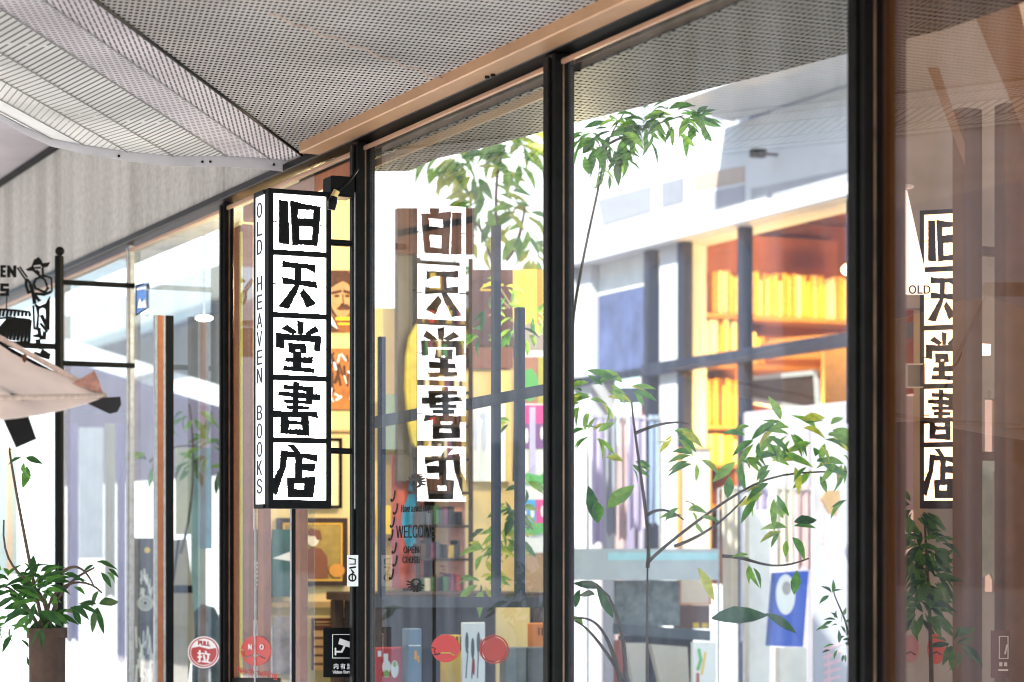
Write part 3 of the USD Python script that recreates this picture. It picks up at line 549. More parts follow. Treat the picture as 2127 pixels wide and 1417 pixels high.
# reflected tree and plants, built solid behind the big panes
plant('reflected_tree', 'slender reflected tree with yellow green leaves built solid above the posters', 'tree', 9.6, [[(1062, 900), (1055, 700), (1015, 520), (985, 470)], [(1060, 760), (1040, 600), (1030, 420), (1050, 310)], [(1050, 540), (1075, 500), (1090, 430)]],
      [(930, 325, 40, 26, 52, .5), (990, 350, 50, 34, 56, .5), (1060, 320, 50, 32, 52, .5), (1110, 290, 26, 14, 44, .4), (1010, 420, 60, 30, 50, .5), (1090, 460, 46, 26, 50, .6), (1000, 490, 40, 20, 46, .6), (1110, 520, 30, 12, 44, .6), (985, 560, 14, 5, 40, .5)], (2, 2, 3, 3, 1), 5, r0=.012)
plant('hanging_branch', 'leafy green branch hanging under the soffit beside the central mullion', 'plant', 6.9, [[(1185, 700), (1215, 520), (1245, 380), (1262, 300), (1300, 230)], [(1262, 300), (1330, 270), (1420, 240)]],
      [(1215, 300, 34, 26, 40, .5), (1270, 275, 48, 36, 42, .5), (1340, 260, 48, 38, 42, .5), (1400, 250, 44, 34, 40, .5), (1450, 255, 24, 14, 36, .5), (1258, 360, 12, 5, 34, .7), (1300, 330, 20, 8, 40, .6)], (1, 1, 0, 2), 6, r0=.005)
plant('window_shrub', 'green shrub with long curved branches in the middle of the large pane', 'plant', 6.6,
      [[(1345, 1180), (1344, 1090), (1330, 980), (1318, 890), (1312, 835)], [(1346, 1500), (1344, 1340), (1345, 1180)], [(1344, 1170), (1400, 1120), (1480, 1060), (1560, 1010), (1640, 985), (1760, 980)], [(1400, 1135), (1480, 1095), (1550, 1030)], [(1500, 1155), (1560, 1165), (1610, 1175), (1680, 1160)], [(1345, 1070), (1380, 1060), (1420, 1080)], [(1320, 900), (1380, 880), (1430, 880)]],
      [(1580, 905, 36, 12, 50, .2), (1640, 895, 44, 14, 50, .2), (1705, 905, 44, 14, 50, .2), (1620, 960, 40, 10, 48, .5), (1690, 970, 40, 9, 46, .5), (1750, 950, 24, 6, 46, .5), (1240, 820, 40, 14, 48, .3), (1300, 800, 30, 8, 54, .1), (1540, 960, 20, 5, 56, .6), (1770, 1040, 22, 8, 46, .4), (1230, 900, 24, 10, 40, .4), (1400, 900, 26, 8, 40, .4), (1450, 960, 26, 8, 44, .5), (1430, 1070, 30, 8, 40, .4), (1600, 1020, 40, 10, 48, .6), (1215, 840, 24, 10, 40, .3), (1560, 1170, 26, 6, 40, .3), (1640, 1100, 30, 6, 44, .5), (1300, 970, 26, 6, 38, .3)], (1, 1, 2, 2, 2, 3), 7,
      pot=lambda t: big(t, 6.5, [(1262, 1056, 1318, 1002, 34, 2), (1236, 1040, 1246, 1090, 30, 1), (1222, 1010, 1238, 1085, 26, 0), (1478, 1285, 1600, 1270, 44, 0), (1590, 1275, 1662, 1312, 26, 0), (1450, 1180, 1490, 1250, 24, 3), (1655, 1185, 1650, 1240, 22, 1), (1650, 1085, 1700, 1075, 26, 0), (1515, 990, 1512, 1040, 22, 1)]))
plant('palm_like_plant', 'dark arching leaves at the bottom left corner of the large pane', 'plant', 6.0, [[(1300, 1420), (1240, 1330), (1195, 1290)], [(1290, 1420), (1262, 1330), (1230, 1290), (1190, 1285)], [(1300, 1420), (1285, 1290), (1250, 1225), (1210, 1212)]], [], (0,), 8,
      pot=lambda t: big(t, 6.0, [(1250, 1222, 1188, 1206, 22, 0), (1240, 1220, 1280, 1285, 30, 0), (1205, 1225, 1190, 1265, 18, 0), (1235, 1235, 1200, 1232, 20, 0), (1210, 1300, 1190, 1275, 16, 2)]))
plant('small_sprig', 'small red tipped sprig at the right side of the large pane', 'plant', 6.0, [[(1760, 1320), (1752, 1280), (1735, 1240), (1736, 1220)]], [(1745, 1300, 26, 16, 20, .2), (1745, 1345, 24, 14, 20, .2), (1728, 1236, 14, 4, 26, .2)], (0, 1), 9, r0=.003)
plant('inner_foliage', 'bright green leaves and white straps in front of the brown poster', 'plant', 7.7, [[(1068, 1000), (1070, 800), (1066, 700)]], [(1010, 640, 14, 6, 34, .4), (1075, 680, 34, 12, 36, .4), (1105, 650, 20, 6, 34, .2), (1000, 700, 20, 8, 34, .3), (1060, 880, 12, 4, 34, .5), (1070, 1060, 26, 14, 40, .4), (1055, 1130, 24, 12, 42, .4), (1010, 1150, 20, 10, 40, .4), (1090, 1010, 16, 6, 36, .5), (1040, 1100, 40, 26, 40, .3), (1000, 1210, 30, 14, 40, .2), (1045, 600, 26, 12, 30, .3), (1120, 660, 20, 10, 30, .2)], (1, 2, 2, 3, 0), 10)

# ------------------------------------------------------------------ inside: cream display wall with pictures, seen through the open bay and the next pane
WY = 8.1
dw = Thing('display_wall', 'cream painted display wall inside the shop behind the hanging sign', 'wall')
dw.part('wall', cat([front(PXF(sbox(497, 395, 770, 1900), WY), WY, .12), front(PXF(sbox(770.5, 640, 1150, 1900), WY), WY, .12)]), CREAM)
dw.part('shelf_ledge', front(PXF(sbox(560, 1250, 735, 1262), WY - .03), WY - .03, .028), M('ledge_ochre', (.45, .30, .12), .6))
dw.part('ledge', front(PXF(sbox(670, 893, 735, 897), WY - .02), WY - .02, .018), M('ledge_ochre', (.45, .30, .12), .6)); dw.end()
for nm, cat_, lab, col, pts in (  # reflections in the left bays, built as solid walls and a rail
    ('reflected_concrete', 'wall', 'grey concrete reflection built as a wall behind the left glass bays', (.16, .16, .165), [(120, 662), (470, 545), (470, 805), (120, 700)]),
    ('reflected_rail', 'rail', 'slate blue sloping reflection built as a rail behind the door handle', (.10, .12, .16), [(288, 682), (452, 626), (452, 646), (288, 702)]),
    ('lilac_reflection_wall', 'wall', 'lilac reflection tint built as a low wall behind the left glass bays', (.27, .225, .32), [(120, 748), (470, 858), (470, 985), (120, 1010)])):
    Xg = 2.0 if nm != 'reflected_rail' else 1.9
    solo(nm, side(PS(pts, Xg), Xg, .1 if nm != 'reflected_rail' else .05), M(nm, col, .8, var=.18, scale=3.), lab, cat_)
SL = M('slate_reflection_bar', (.022, .028, .045), .5)
pr = Thing('reflected_bars', 'slim slate blue reflected bars, one sloping, built solid inside the first pane', 'rack'); Xr = .40  # facade bars reflected in the first pane, built as solid bars
for pts in ([(1068, 640), (1077, 638), (1077, 1240), (1068, 1240)], [(1020, 470), (1027, 468), (1027, 1240), (1020, 1240)], [(784, 700), (789, 699), (789, 1240), (784, 1240)]): pr.part('upright', side(PS(pts, Xr), Xr, .02), SL)
pr.part('sloping_bar', side(PS([(772, 866), (1140, 796), (1140, 818), (772, 890)], Xr - .012), Xr - .012, .011), SL)
pr.part('base', side(PS([(772, 1240), (1140, 1240), (1140, 1262), (772, 1262)], Xr), Xr, .02), SL)
pr.end()
bp = Thing('brick_pier', 'narrow pier of orange bricks beside the brown door jamb', 'pier'); r = np.random.default_rng(4)
pa, pb = on(1, 7.7, 494, 500), on(1, 7.7, 512, 500); zz = 0.02; zt = on(1, 7.7, 500, 492)[2]
BR = [M('brick_' + n, c, .9, var=.25, scale=30, bump=.2) for n, c in (('orange', (.55, .22, .06)), ('tan', (.62, .34, .12)), ('red', (.40, .13, .05)), ('pale', (.70, .50, .30)))]
while zz < zt - .05:
    bp.part('brick', bx(pa[0] + r.uniform(0, .003), pb[0] - r.uniform(0, .003), 7.7 - r.uniform(0, .004), 7.82, zz, zz + .052, .003), BR[int(r.integers(4))]); zz += .058
bp.part('mortar_core', bx(pa[0] + .004, pb[0] - .004, 7.708, 7.815, 0, zt - .02), M('mortar_tan', (.40, .30, .18), .95)); bp.end()
def picture(name, label, category, rect, Y, frame_px, fcol, fill_, marks=(), depth=.02, poly=None, group=None):
    """a framed or flat picture standing on plane Y; marks: (shapely outline in photo pixels, material)"""
    t = Thing(name, label, category, group); x0, y0, x1, y1 = rect; o = poly or sbox(*rect)
    if frame_px:
        i = o.buffer(-frame_px, join_style=2); t.part('frame', front(PXF(o.difference(i), Y), Y, depth), fcol); t.part('picture', front(PXF(i.buffer(.3), Y + .006), Y + .006, .004), fill_); Ym = Y + .006
    else: t.part('sheet', front(PXF(o, Y), Y, depth), fill_); Ym = Y
    for k, mk_ in enumerate(marks):
        s, m = mk_[0], mk_[1]; t.part(mk_[2] if len(mk_) > 2 else 'print', front(PXF(s.intersection(o), Ym - .002 - .0015 * k), Ym - .002 - .0015 * k, .0012), m)
    return t.end()
def C(n, c, **k): return M(n, c, .65, **{**dict(var=.1, scale=14), **k})
ORG = C('duotone_orange', (.46, .16, .03), var=.3, scale=30); TWD = C('dark_shelf_wood', (.05, .03, .02), var=.4); DBR = C('duotone_dark', (.085, .03, .012), var=.4, scale=50); SKIN = C('duotone_face', (.52, .29, .12), var=.25, scale=28); YEL = C('bright_yellow_print', (.85, .55, .03))
E = lambda x, y, a, b: affinity.scale(Point(x, y).buffer(1, 16), a, b)
picture('portrait_poster', 'orange print poster of a moustached man in a collar beside the sign', 'poster', (655, 562, 734, 690), WY - .02, 0, None, C('portrait_ground', (.30, .10, .025), var=.3, scale=30), [
    (E(706, 622, 27, 40), SKIN, 'face'), (Polygon([(674, 618), (672, 580), (684, 563), (720, 563), (734, 576), (734, 602), (728, 590), (712, 583), (698, 590), (686, 598), (684, 622)]).buffer(1), DBR, 'hair'), (union_all([LineString([(690, 609), (707, 605)]).buffer(3), LineString([(716, 605), (730, 609)]).buffer(3), E(700, 615, 5.5, 3), E(722, 615, 5, 3), Polygon([(684, 618), (690, 640), (700, 656), (712, 661), (700, 662), (688, 650)]), LineString([(712, 612), (714, 630), (708, 632)]).buffer(.9), LineString([(704, 643), (724, 643)]).buffer(1)]), DBR, 'features'), (Polygon([(698, 643), (711, 631), (722, 632), (733, 643), (714, 641)]), DBR, 'moustache'),
    (Polygon([(655, 640), (676, 646), (704, 688), (655, 690)]), DBR, 'coat'), (Polygon([(676, 646), (690, 660), (702, 684), (690, 676)]), PRINTWHITE, 'collar'), (union_all([LineString([(700, 662), (734, 662)]).buffer(3.4), LineString([(704, 673), (734, 673)]).buffer(2)]), YEL, 'band')], depth=.006)
r = np.random.default_rng(8)
picture('orange_poster', 'orange brown crowded print below the portrait poster', 'poster', (655, 724, 735, 850), WY - .02, 0, None, ORG, [(union_all([LineString([(x, y), (x + r.normal(0, 7), y + r.uniform(8, 30))]).buffer(r.uniform(1.2, 3.5)) for x, y in zip(r.uniform(660, 730, 30), r.uniform(728, 830, 30))]), DBR), (union_all([LineString([(x, y), (x + r.normal(0, 6), y + r.uniform(5, 16))]).buffer(r.uniform(1.2, 2.6)) for x, y in zip(r.uniform(660, 730, 18), r.uniform(728, 830, 18))]), PRINTWHITE)], depth=.006)
picture('framed_drawing', 'black framed drawing with wide cream mount right of the sign', 'picture', (640, 910, 711, 1056), WY - .03, 6, BLACK, C('cream_mount', (.80, .66, .38)), [(sbox(640, 942, 688, 1028), ORG)])
picture('framed_portrait', 'dark framed gilt-edged painting of a seated person in profile', 'picture', (578, 1076, 722, 1217), WY - .03, 9, C('dark_frame_wood', (.035, .017, .010), var=.5, scale=60), C('olive_gold_ground', (.34, .23, .05), var=.3, scale=22), [
    (sbox(590, 1088, 710, 1205).boundary.buffer(1.8), C('gilt', (.75, .42, .06), metal=.3), 'gilt_edge'), (sbox(596, 1160, 632, 1203), C('picture_red', (.62, .10, .03))), (Polygon([(632, 1146), (648, 1136), (668, 1140), (680, 1158), (682, 1202), (640, 1202)]), C('picture_brown', (.20, .07, .03)), 'coat'), (E(650, 1118, 13, 17), C('picture_face', (.80, .66, .5)), 'face'), (Polygon([(636, 1108), (646, 1098), (664, 1104), (667, 1118), (660, 1120), (656, 1112), (644, 1112)]).buffer(1.5), C('picture_brown', (.20, .07, .03)), 'hair'), (E(700, 1185, 16, 14), C('picture_orange', (.60, .26, .04)))], depth=.025)
picture('brown_book_poster', 'brown poster printed with rows of pale blocks above the camera notice', 'poster', (648, 1284, 732, 1392), WY - .05, 0, None, C('poster_brown', (.13, .05, .03)), [(union_all([sbox(652, 1310 + 18 * k, 672, 1323 + 18 * k) for k in range(5)] + [LineString([(656, 1292), (720, 1292)]).buffer(1.4), LineString([(656, 1298), (700, 1298)]).buffer(.9)]), C('poster_tan', (.62, .38, .16)))], depth=.006)
picture('grey_photo_panel', 'mottled grey photo panel between the brown posts', 'picture', (567, 1280, 610, 1400), WY - .02, 0, None, C('grey_photo', (.30, .25, .25), var=.6, scale=16), depth=.006)
picture('hanging_black_poster', 'tall teal black poster with white lines left of the brown posts', 'poster', (512, 1100, 562, 1288), WY - .05, 0, None, C('teal_black', (.015, .05, .045), var=.6, scale=12), [(union_all([sbox(528 + 2 * (k % 3), 1168 + 9 * k, 548, 1171 + 9 * k) for k in range(6)] + [sbox(514, 1265, 522, 1281)]), VW)], depth=.006)
picture('teal_poster', 'dark green poster half hidden between the brown posts', 'poster', (566, 1100, 610, 1240), WY - .05, 0, None, C('deep_teal', (.02, .09, .075), var=.6, scale=12), [(Polygon([(566, 1160), (606, 1145), (606, 1166)]), VW)], depth=.006)
picture('grey_sheet', 'pale grey blue sheet low on the display wall behind the face sticker', 'poster', (505, 1300, 566, 1417), WY - .02, 0, None, C('grey_blue_sheet', (.50, .56, .62), var=.25), depth=.006)
# camera notice fixed beside the mullion
Yn = MY[3] + .06; cn = Thing('camera_notice', 'black camera surveillance notice with white lettering beside the black mullion', 'notice')
cn.part('plate', front(PXF(sbox(674, 1306, 731, 1405).buffer(2), Yn), Yn, .003), BLACK)
cw = [sbox(691, 1318, 729, 1367).boundary.buffer(.7), Polygon([(706, 1326), (729, 1334), (729, 1346), (703, 1338)]), LineString([(716, 1342), (710, 1354), (698, 1354)]).buffer(2), LineString([(697, 1347), (697, 1360)]).buffer(1.5)]
cn.part('camera_symbol', front(PXF(union_all(cw), Yn - .002), Yn - .002, .0015), VW)
for g, px in (('nei', 699), ('you', 713), ('jian', 726)):
    p = on(1, Yn - .002, px, 1384); s = 12 / 62 * np.dot(p - CAM, FWD) / FPX; cn.part('lettering', front(affinity.affine_transform(glyph(g), [s * .95, 0, 0, s, p[0] - 30 * s, p[2] - 31 * s]), Yn - .002, .0015), VW)
cn.part('lettering', words_front('Video Surv', 710, 1399, 6, Yn - .002, True, .95), VW); cn.end()
# next pane: cabinet, posters, shelf and goods
SHY = 7.6
picture('tall_grey_screen', 'tall grey brown screen at the left of the inner bookshelf', 'screen', (826, 470, 864, 1000), WY - .10, 0, None, C('screen_grey_brown', (.09, .08, .07), var=.2), depth=.03)
picture('rust_panel', 'rust brown panel above the inner bookshelf', 'panel', (826, 432, 985, 528), WY - .14, 0, None, C('rust_brown', (.07, .024, .012), var=.35), [(Polygon([(826, 478), (985, 448), (985, 462), (826, 492)]), BLACK)], depth=.03)
picture('yellow_shield', 'curved yellow board leaning at the left end of the inner bookshelf', 'board', (836, 660, 868, 940), WY - .16, 0, None, C('ochre_yellow', (.50, .40, .06), var=.3), poly=Polygon([(866, 672), (852, 700), (845, 740), (843, 800), (848, 870), (858, 920), (866, 930)]), depth=.02)
ib = Thing('inner_bookshelf', 'dark bookshelf crammed with mixed books behind the reflected sign', 'bookcase'); IY = WY - .14
ix0, ix1 = on(1, IY, 866, 700)[0], on(1, IY, 984, 700)[0]; izs = [on(1, IY, 900, y)[2] for y in range(600, 1240, 70)]
ib.part('back', bx(ix0, ix1, WY - .012, WY - .004, .1, on(1, IY, 900, 532)[2]), TWD)
for z in izs: ib.part('shelf', bx(ix0, ix1, IY + .012, WY - .014, z - .010, z, .002), TWD)
for x in (ix0, ix1 - .018): ib.part('upright', bx(x, x + .018, IY + .004, IY + .0115, .1, on(1, IY, 900, 532)[2], .001), TWD)
ib.end()
MIX = [C('mixed_spine_' + n, c, var=.3, scale=30) for n, c in (('black', (.015, .014, .014)), ('brown', (.09, .035, .018)), ('slate', (.06, .07, .08)), ('ochre', (.40, .27, .06)), ('cream', (.60, .52, .38)), ('green', (.05, .14, .05)), ('plum', (.16, .04, .10)), ('red', (.34, .04, .03)))]
rm = np.random.default_rng(21)
ROWN = ('top', 'second', 'third', 'fourth', 'fifth', 'sixth', 'seventh', 'eighth', 'ninth', 'lowest')
for k, z in enumerate(izs):
    x = ix0 + .020
    while x < ix1 - .044:
        w = rm.uniform(.010, .026); h = .072 * rm.uniform(.68, 1.0)
        solo('book', bx(x, x + w - .001, IY + .013 + rm.uniform(0, .015), WY - .016, z + .0004, z + h, .002), MIX[int(rm.choice(8, p=(.26, .2, .16, .1, .08, .08, .06, .06)))], 'small mixed book on the %s shelf of the inner bookshelf' % ROWN[k], 'book', 'books on the %s shelf of the inner bookshelf' % ROWN[k]); x += w
picture('green_panel', 'grey green panel low behind the first pane', 'panel', (786, 820, 862, 935), WY - .08, 0, None, C('grey_green', (.20, .27, .21)), depth=.01)
picture('dark_poster', 'dark red brown poster with yellow words beyond the reflected sign', 'poster', (975, 560, 1066, 720), WY - .05, 0, None, C('deep_redbrown', (.10, .035, .02), var=.4), [(union_all([sbox(1004, 590, 1046, 594), sbox(998, 601, 1040, 604)]), YEL)] + [(LineString([(1066 - k * 7, 640), (1040 - k * 6, 600 + k * 14)]).buffer(.8), C('pale_strokes', (.7, .55, .35))) for k in range(5)], depth=.008)
picture('brown_shelf_box', 'red brown box under the dark poster', 'box', (975, 722, 1066, 765), WY - .05, 0, None, C('box_redbrown', (.24, .09, .05)), depth=.05)
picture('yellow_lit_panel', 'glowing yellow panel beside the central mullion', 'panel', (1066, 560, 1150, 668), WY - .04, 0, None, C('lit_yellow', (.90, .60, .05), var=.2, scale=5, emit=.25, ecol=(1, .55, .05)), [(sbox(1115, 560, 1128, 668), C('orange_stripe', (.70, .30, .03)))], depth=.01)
picture('grey_pinboard', 'pinkish grey pinboard behind the bird card prints', 'board', (1066, 672, 1150, 740), WY - .03, 0, None, C('pinkish_grey', (.42, .34, .30)), depth=.01)
picture('white_print_sheet', 'white sheet printed with two pale blue figures', 'poster', (978, 838, 1050, 1000), WY - .06, 0, None, PRINTWHITE, [(union_all([E(988, 900, 4, 38), E(1006, 905, 5, 34), E(1004, 865, 6, 7)]), C('pale_blue_ink', (.55, .58, .72)))], depth=.004)
picture('cream_banner', 'cream yellow banner strip beside the white sheet', 'banner', (1028, 770, 1062, 1000), WY - .045, 0, None, C('cream_banner', (.85, .62, .22)), depth=.004)
GRN = C('card_green', (.10, .42, .08)); PUR = C('card_purple', (.22, .07, .26)); MAG = C('card_magenta', (.75, .04, .28)); BLU = C('card_blue', (.06, .35, .70))
picture('card_strip', 'tall white strip of coloured bird card prints at the central mullion', 'poster', (1077, 728, 1150, 1148), WY - .07, 0, None, PRINTWHITE, [
    (sbox(1083, 742, 1138, 838), C('card_rust', (.42, .17, .09))), (E(1100, 800, 18, 34), GRN), (sbox(1118, 742, 1138, 838), C('card_olive', (.50, .45, .05))), (sbox(1082, 842, 1138, 880), MAG), (sbox(1082, 880, 1138, 932), PUR), (sbox(1100, 846, 1112, 1000), C('card_lilac', (.55, .48, .72))), (Polygon([(1080, 990), (1096, 982), (1120, 988), (1140, 980), (1140, 1006), (1080, 1006)]), GRN), (sbox(1078, 1038, 1114, 1090), BLU), (sbox(1114, 1038, 1140, 1090), MAG), (Polygon([(1078, 1088), (1140, 1086), (1140, 1104), (1110, 1112), (1078, 1102)]), GRN), (union_all([E(1090, 1062, 4, 14), E(1128, 1062, 5, 12), E(1106, 1066, 4, 10), E(1094, 905, 4, 16), E(1126, 900, 4, 14)]), PRINTWHITE)], depth=.004)
picture('brown_backboard', 'tan board below the strip of card prints', 'board', (1077, 1150, 1150, 1228), WY - .06, 0, None, C('tan_board', (.42, .25, .13)), depth=.01)
picture('red_poster', 'red and blue map-like poster behind the window lettering', 'poster', (814, 945, 880, 1222), WY - .05, 0, None, C('poster_red', (.50, .09, .05), var=.35, scale=9), [(Polygon([(852, 985), (866, 1000), (864, 1040), (882, 1060), (878, 1110), (868, 1140), (846, 1140), (834, 1100), (836, 1064), (848, 1030)]), C('map_blue', (.03, .35, .60))), (sbox(814, 1080, 830, 1222), C('poster_plum', (.35, .09, .12)))], depth=.004)
picture('buff_poster', 'buff and pink poster right of the red map poster', 'poster', (904, 1040, 966, 1225), WY - .05, 0, None, C('buff', (.66, .40, .22), var=.2), [(sbox(932, 1040, 966, 1225), C('dusty_pink', (.60, .26, .18), var=.3)), (union_all([sbox(914 + 5 * (k % 2), 1175 + 7 * k, 926, 1178 + 7 * k) for k in range(6)]), C('print_red', (.45, .07, .04)))], depth=.004)
picture('yellow_cabinet_strip', 'narrow yellow strip at the left of the red poster', 'panel', (782, 1050, 812, 1110), WY - .05, 0, None, YEL, depth=.004)
tb = Thing('display_table', 'dark wooden display table along the foot of the cream wall', 'table'); z0 = on(1, 7.5, 950, 1232)[2]
xa, xb = on(1, 7.5, 780, 1232)[0], on(1, 7.5, 1140, 1232)[0]
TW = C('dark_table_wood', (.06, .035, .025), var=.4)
tb.part('tabletop', bx(xa, xb, 7.5, 8.0, z0 - .03, z0, .004), TW)
for x in (xa + .03, xb - .03): tb.part('leg', bx(x - .02, x + .02, 7.52, 7.56, 0, z0 - .0305, .003), TW); tb.part('leg', bx(x - .02, x + .02, 7.94, 7.98, 0, z0 - .0305, .003), TW)
tb.part('back_panel', bx(xa + .05, xb - .05, 7.93, 7.938, .05, z0 - .032), C('dark_table_board', (.03, .022, .02))); tb.end()  # dark brown board closing the back of the table
lt = Thing('lower_counter', 'low counter behind the glass carrying books and cards', 'counter'); zc = on(1, 6.9, 950, 1440)[2]
lt.part('top', bx(on(1, 6.9, 775, 1440)[0], on(1, 6.9, 1140, 1440)[0], 6.85, 7.2, zc - .03, zc, .003), TW); lt.part('plinth', bx(on(1, 6.9, 785, 1440)[0], on(1, 6.9, 1130, 1440)[0], 6.9, 7.15, 0, zc - .031), TW); lt.end()
def goods(name, label, category, rect, Y, mat, marks=(), depth=.05):
    x0, y0, x1, y1 = rect; a, b = on(1, Y, x0, y0), on(1, Y, x1, y1); t = Thing(name, label, category)
    t.part('body', bx(a[0], b[0], Y, Y + depth, zc + .0005, a[2], .003), mat)
    for k, (s, m) in enumerate(marks): t.part('print', front(PXF(s.intersection(sbox(*rect).buffer(-2)), Y - .0015 - .001 * k), Y - .0015 - .001 * k, .001), m)
    t.end()
goods('red_gift_box', 'red boxed book with white and green figures on the counter', 'book', (783, 1346, 846, 1440), 6.95, C('gift_red', (.50, .04, .05)), [(union_all([E(803, 1385, 9, 14), E(820, 1390, 8, 18), sbox(785, 1352, 792, 1364), sbox(797, 1358, 806, 1376)]), PRINTWHITE), (union_all([E(803, 1400, 6, 8), E(820, 1380, 4, 6)]), C('leaf_print', (.25, .45, .10)))])
goods('blue_grey_book', 'upright blue grey book with a small orange mark', 'book', (847, 1306, 876, 1440), 6.9, C('slate_blue', (.16, .23, .30)), [(union_all([sbox(861, 1352, 866, 1370), sbox(867, 1362, 871, 1376)]), C('mark_orange', (.8, .35, .04))), (sbox(847, 1340, 876, 1342), VW)])
goods('striped_book', 'yellow and black striped book lying behind the red sticker reflection', 'book', (926, 1320, 960, 1440), 7.02, YEL, [(union_all([sbox(932 + 8 * k, 1321, 935 + 8 * k, 1352) for k in range(4)]), BLACK)])
goods('feather_card', 'tall white card printed with dark and red feathers', 'card', (960, 1293, 1008, 1440), 6.9, PRINTWHITE, [(union_all([E(970 + 12 * k, 1335 + 12 * (k % 2), 3.4, 22) for k in range(3)] + [LineString([(972 + 11 * k, 1352), (968 + 12 * k, 1408)]).buffer(1) for k in range(3)]), C('feather_dark', (.05, .06, .06))), (union_all([E(1000, 1345, 3, 18), E(984, 1385, 2.5, 18)]), RED)], depth=.012)
goods('grey_slate_box', 'grey slate box on the counter right of the feather card', 'box', (1050, 1345, 1094, 1440), 6.95, C('slate_grey', (.20, .22, .22), var=.25))
goods('dark_slate_box', 'darker grey box at the counter end next to the mullion', 'box', (1097, 1345, 1140, 1440), 6.95, C('slate_dark', (.12, .13, .13), var=.3))
goods('orange_pack', 'small orange pack printed in dark letters near the mullion', 'pack', (1108, 1295, 1140, 1330), 7.1, C('pack_orange', (.70, .22, .04)), [(union_all([sbox(1118 + 7 * k, 1304, 1121 + 7 * k, 1320) for k in range(3)]), DBR)])

# behind the glass door: leaning boards, black calligraphy scroll, teal cloth
GY = 9.2
picture('calligraphy_scroll', 'black scroll with white brush strokes behind the glass door', 'scroll', (270, 1118, 320, 1500), GY, 0, None, C('scroll_black', (.03, .03, .035), var=.4), [(union_all([LineString([(x, y), (x + r.normal(0, 3), y + r.uniform(14, 50))]).buffer(r.uniform(.8, 2)) for x, y in zip(r.uniform(276, 317, 40), r.uniform(1290, 1480, 40))] + [LineString([(x, y), (x + r.normal(0, 2), y + r.uniform(8, 24))]).buffer(r.uniform(.8, 1.8)) for x, y in zip(r.uniform(292, 317, 16), r.uniform(1180, 1225, 16))] + [Point(302, 1253).buffer(k).boundary.buffer(1.2) for k in (6, 11, 15)]), PRINTWHITE), (Point(306, 1143).buffer(6), YEL)], depth=.006)
picture('tan_board', 'tall tan board leaning beside the dark door handle', 'board', (358, 1120, 405, 1500), GY - .1, 0, None, C('cardboard_tan', (.40, .34, .27)), [(sbox(358, 1216, 405, 1232), BLACK), (LineString([(371, 1122), (358, 1220)]).buffer(2.5), BLACK)], poly=Polygon([(358, 1122), (388, 1120), (400, 1220), (404, 1320), (380, 1500), (350, 1500)]), depth=.02)
picture('teal_cloth', 'pale teal cloth hanging behind the glass door', 'cloth', (398, 930, 428, 1280), GY + .05, 0, None, C('teal_cloth', (.35, .55, .58), var=.2, scale=6), depth=.01)
picture('blue_cloth', 'narrow blue cloth beside the pale teal cloth', 'cloth', (416, 930, 440, 1140), GY + .02, 0, None, C('blue_cloth', (.14, .34, .52), var=.25, scale=6), depth=.01)
picture('dark_bundle', 'dark crumpled plastic bundle below the teal cloth', 'bundle', (404, 1255, 462, 1500), GY - .05, 0, None, C('crumpled_dark', (.07, .11, .14), var=.9, scale=9), poly=Polygon([(408, 1275), (425, 1256), (446, 1262), (460, 1290), (462, 1500), (404, 1500)]), depth=.05)
picture('cream_curtain', 'cream curtain strip behind the glass door', 'curtain', (366, 930, 398, 1110), GY + .08, 0, None, C('cream_cloth', (.72, .66, .52)), depth=.01)
def cloth(x0, x1, y0, y1, Y, folds, amp, seed):
    a, b = on(1, Y, x0, y0), on(1, Y, x1, y1); r = np.random.default_rng(seed); n, m = 40, 10; V = []; F = []; ph = r.uniform(0, 6, 3)
    for j in range(m + 1):
        t = j / m; g = .35 + .65 * t
        for i in range(n + 1):
            u = i / n; V.append((a[0] + (b[0] - a[0]) * (u + .03 * (t) * math.sin(5 * u + ph[0])), Y + amp * g * (math.sin(2 * math.pi * folds * u + ph[1] + .8 * t) + .5 * math.sin(2 * math.pi * folds * 2.3 * u + ph[2])), a[2] + (b[2] - a[2]) * t + .01 * t * math.sin(9 * u + ph[2])))
    for j in range(m):
        for i in range(n): k = j * (n + 1) + i; F += [(k, k + n + 1, k + 1), (k + 1, k + n + 1, k + n + 2)]
    return trimesh.Trimesh(np.array(V), F, process=False)
def cloth_rack(label, Y, yrail, items):
    t = Thing('cloth_rack', label, 'clothes rack'); xs = [on(1, Y, i[0], 700)[0] for i in items] + [on(1, Y, i[1], 700)[0] for i in items]; zr = on(1, Y, 1000, yrail)[2] + .004
    t.part('rail', tube([(min(xs) - .02, Y, zr), (max(xs) + .02, Y, zr)], .004, 8), STEEL)
    for x in (min(xs) - .02, max(xs) + .02): t.part('stand', tube([(x, Y, 0), (x, Y, zr)], .006, 8), STEEL)
    for k, (x0, x1, y1, nm) in enumerate(items): t.part('cloth', cloth(x0, x1, yrail, y1, Y + .004 * (k % 3), max(1.5, (x1 - x0) / 16), .010, k + int(Y * 10)), CL[nm], smooth=True)
    t.end()
CL = {n: M('cloth_' + n, c, .9, var=.1, scale=5, trans=.3) for n, c in (('lilac', (.44, .37, .52)), ('white', (.62, .61, .64)), ('ivory', (.58, .52, .42)), ('rose', (.52, .36, .36)), ('grey', (.26, .26, .30)), ('blue', (.28, .36, .50)), ('green', (.30, .40, .34)))}
cloth_rack('rail of pale lilac white and ivory cloths at the lower right of the large pane', 9.3, 1010, [(1500, 1532, 1290, 'ivory'), (1536, 1566, 1330, 'white'), (1570, 1596, 1260, 'lilac'), (1612, 1650, 1170, 'ivory'), (1654, 1684, 1180, 'rose'), (1735, 1772, 1400, 'lilac')])
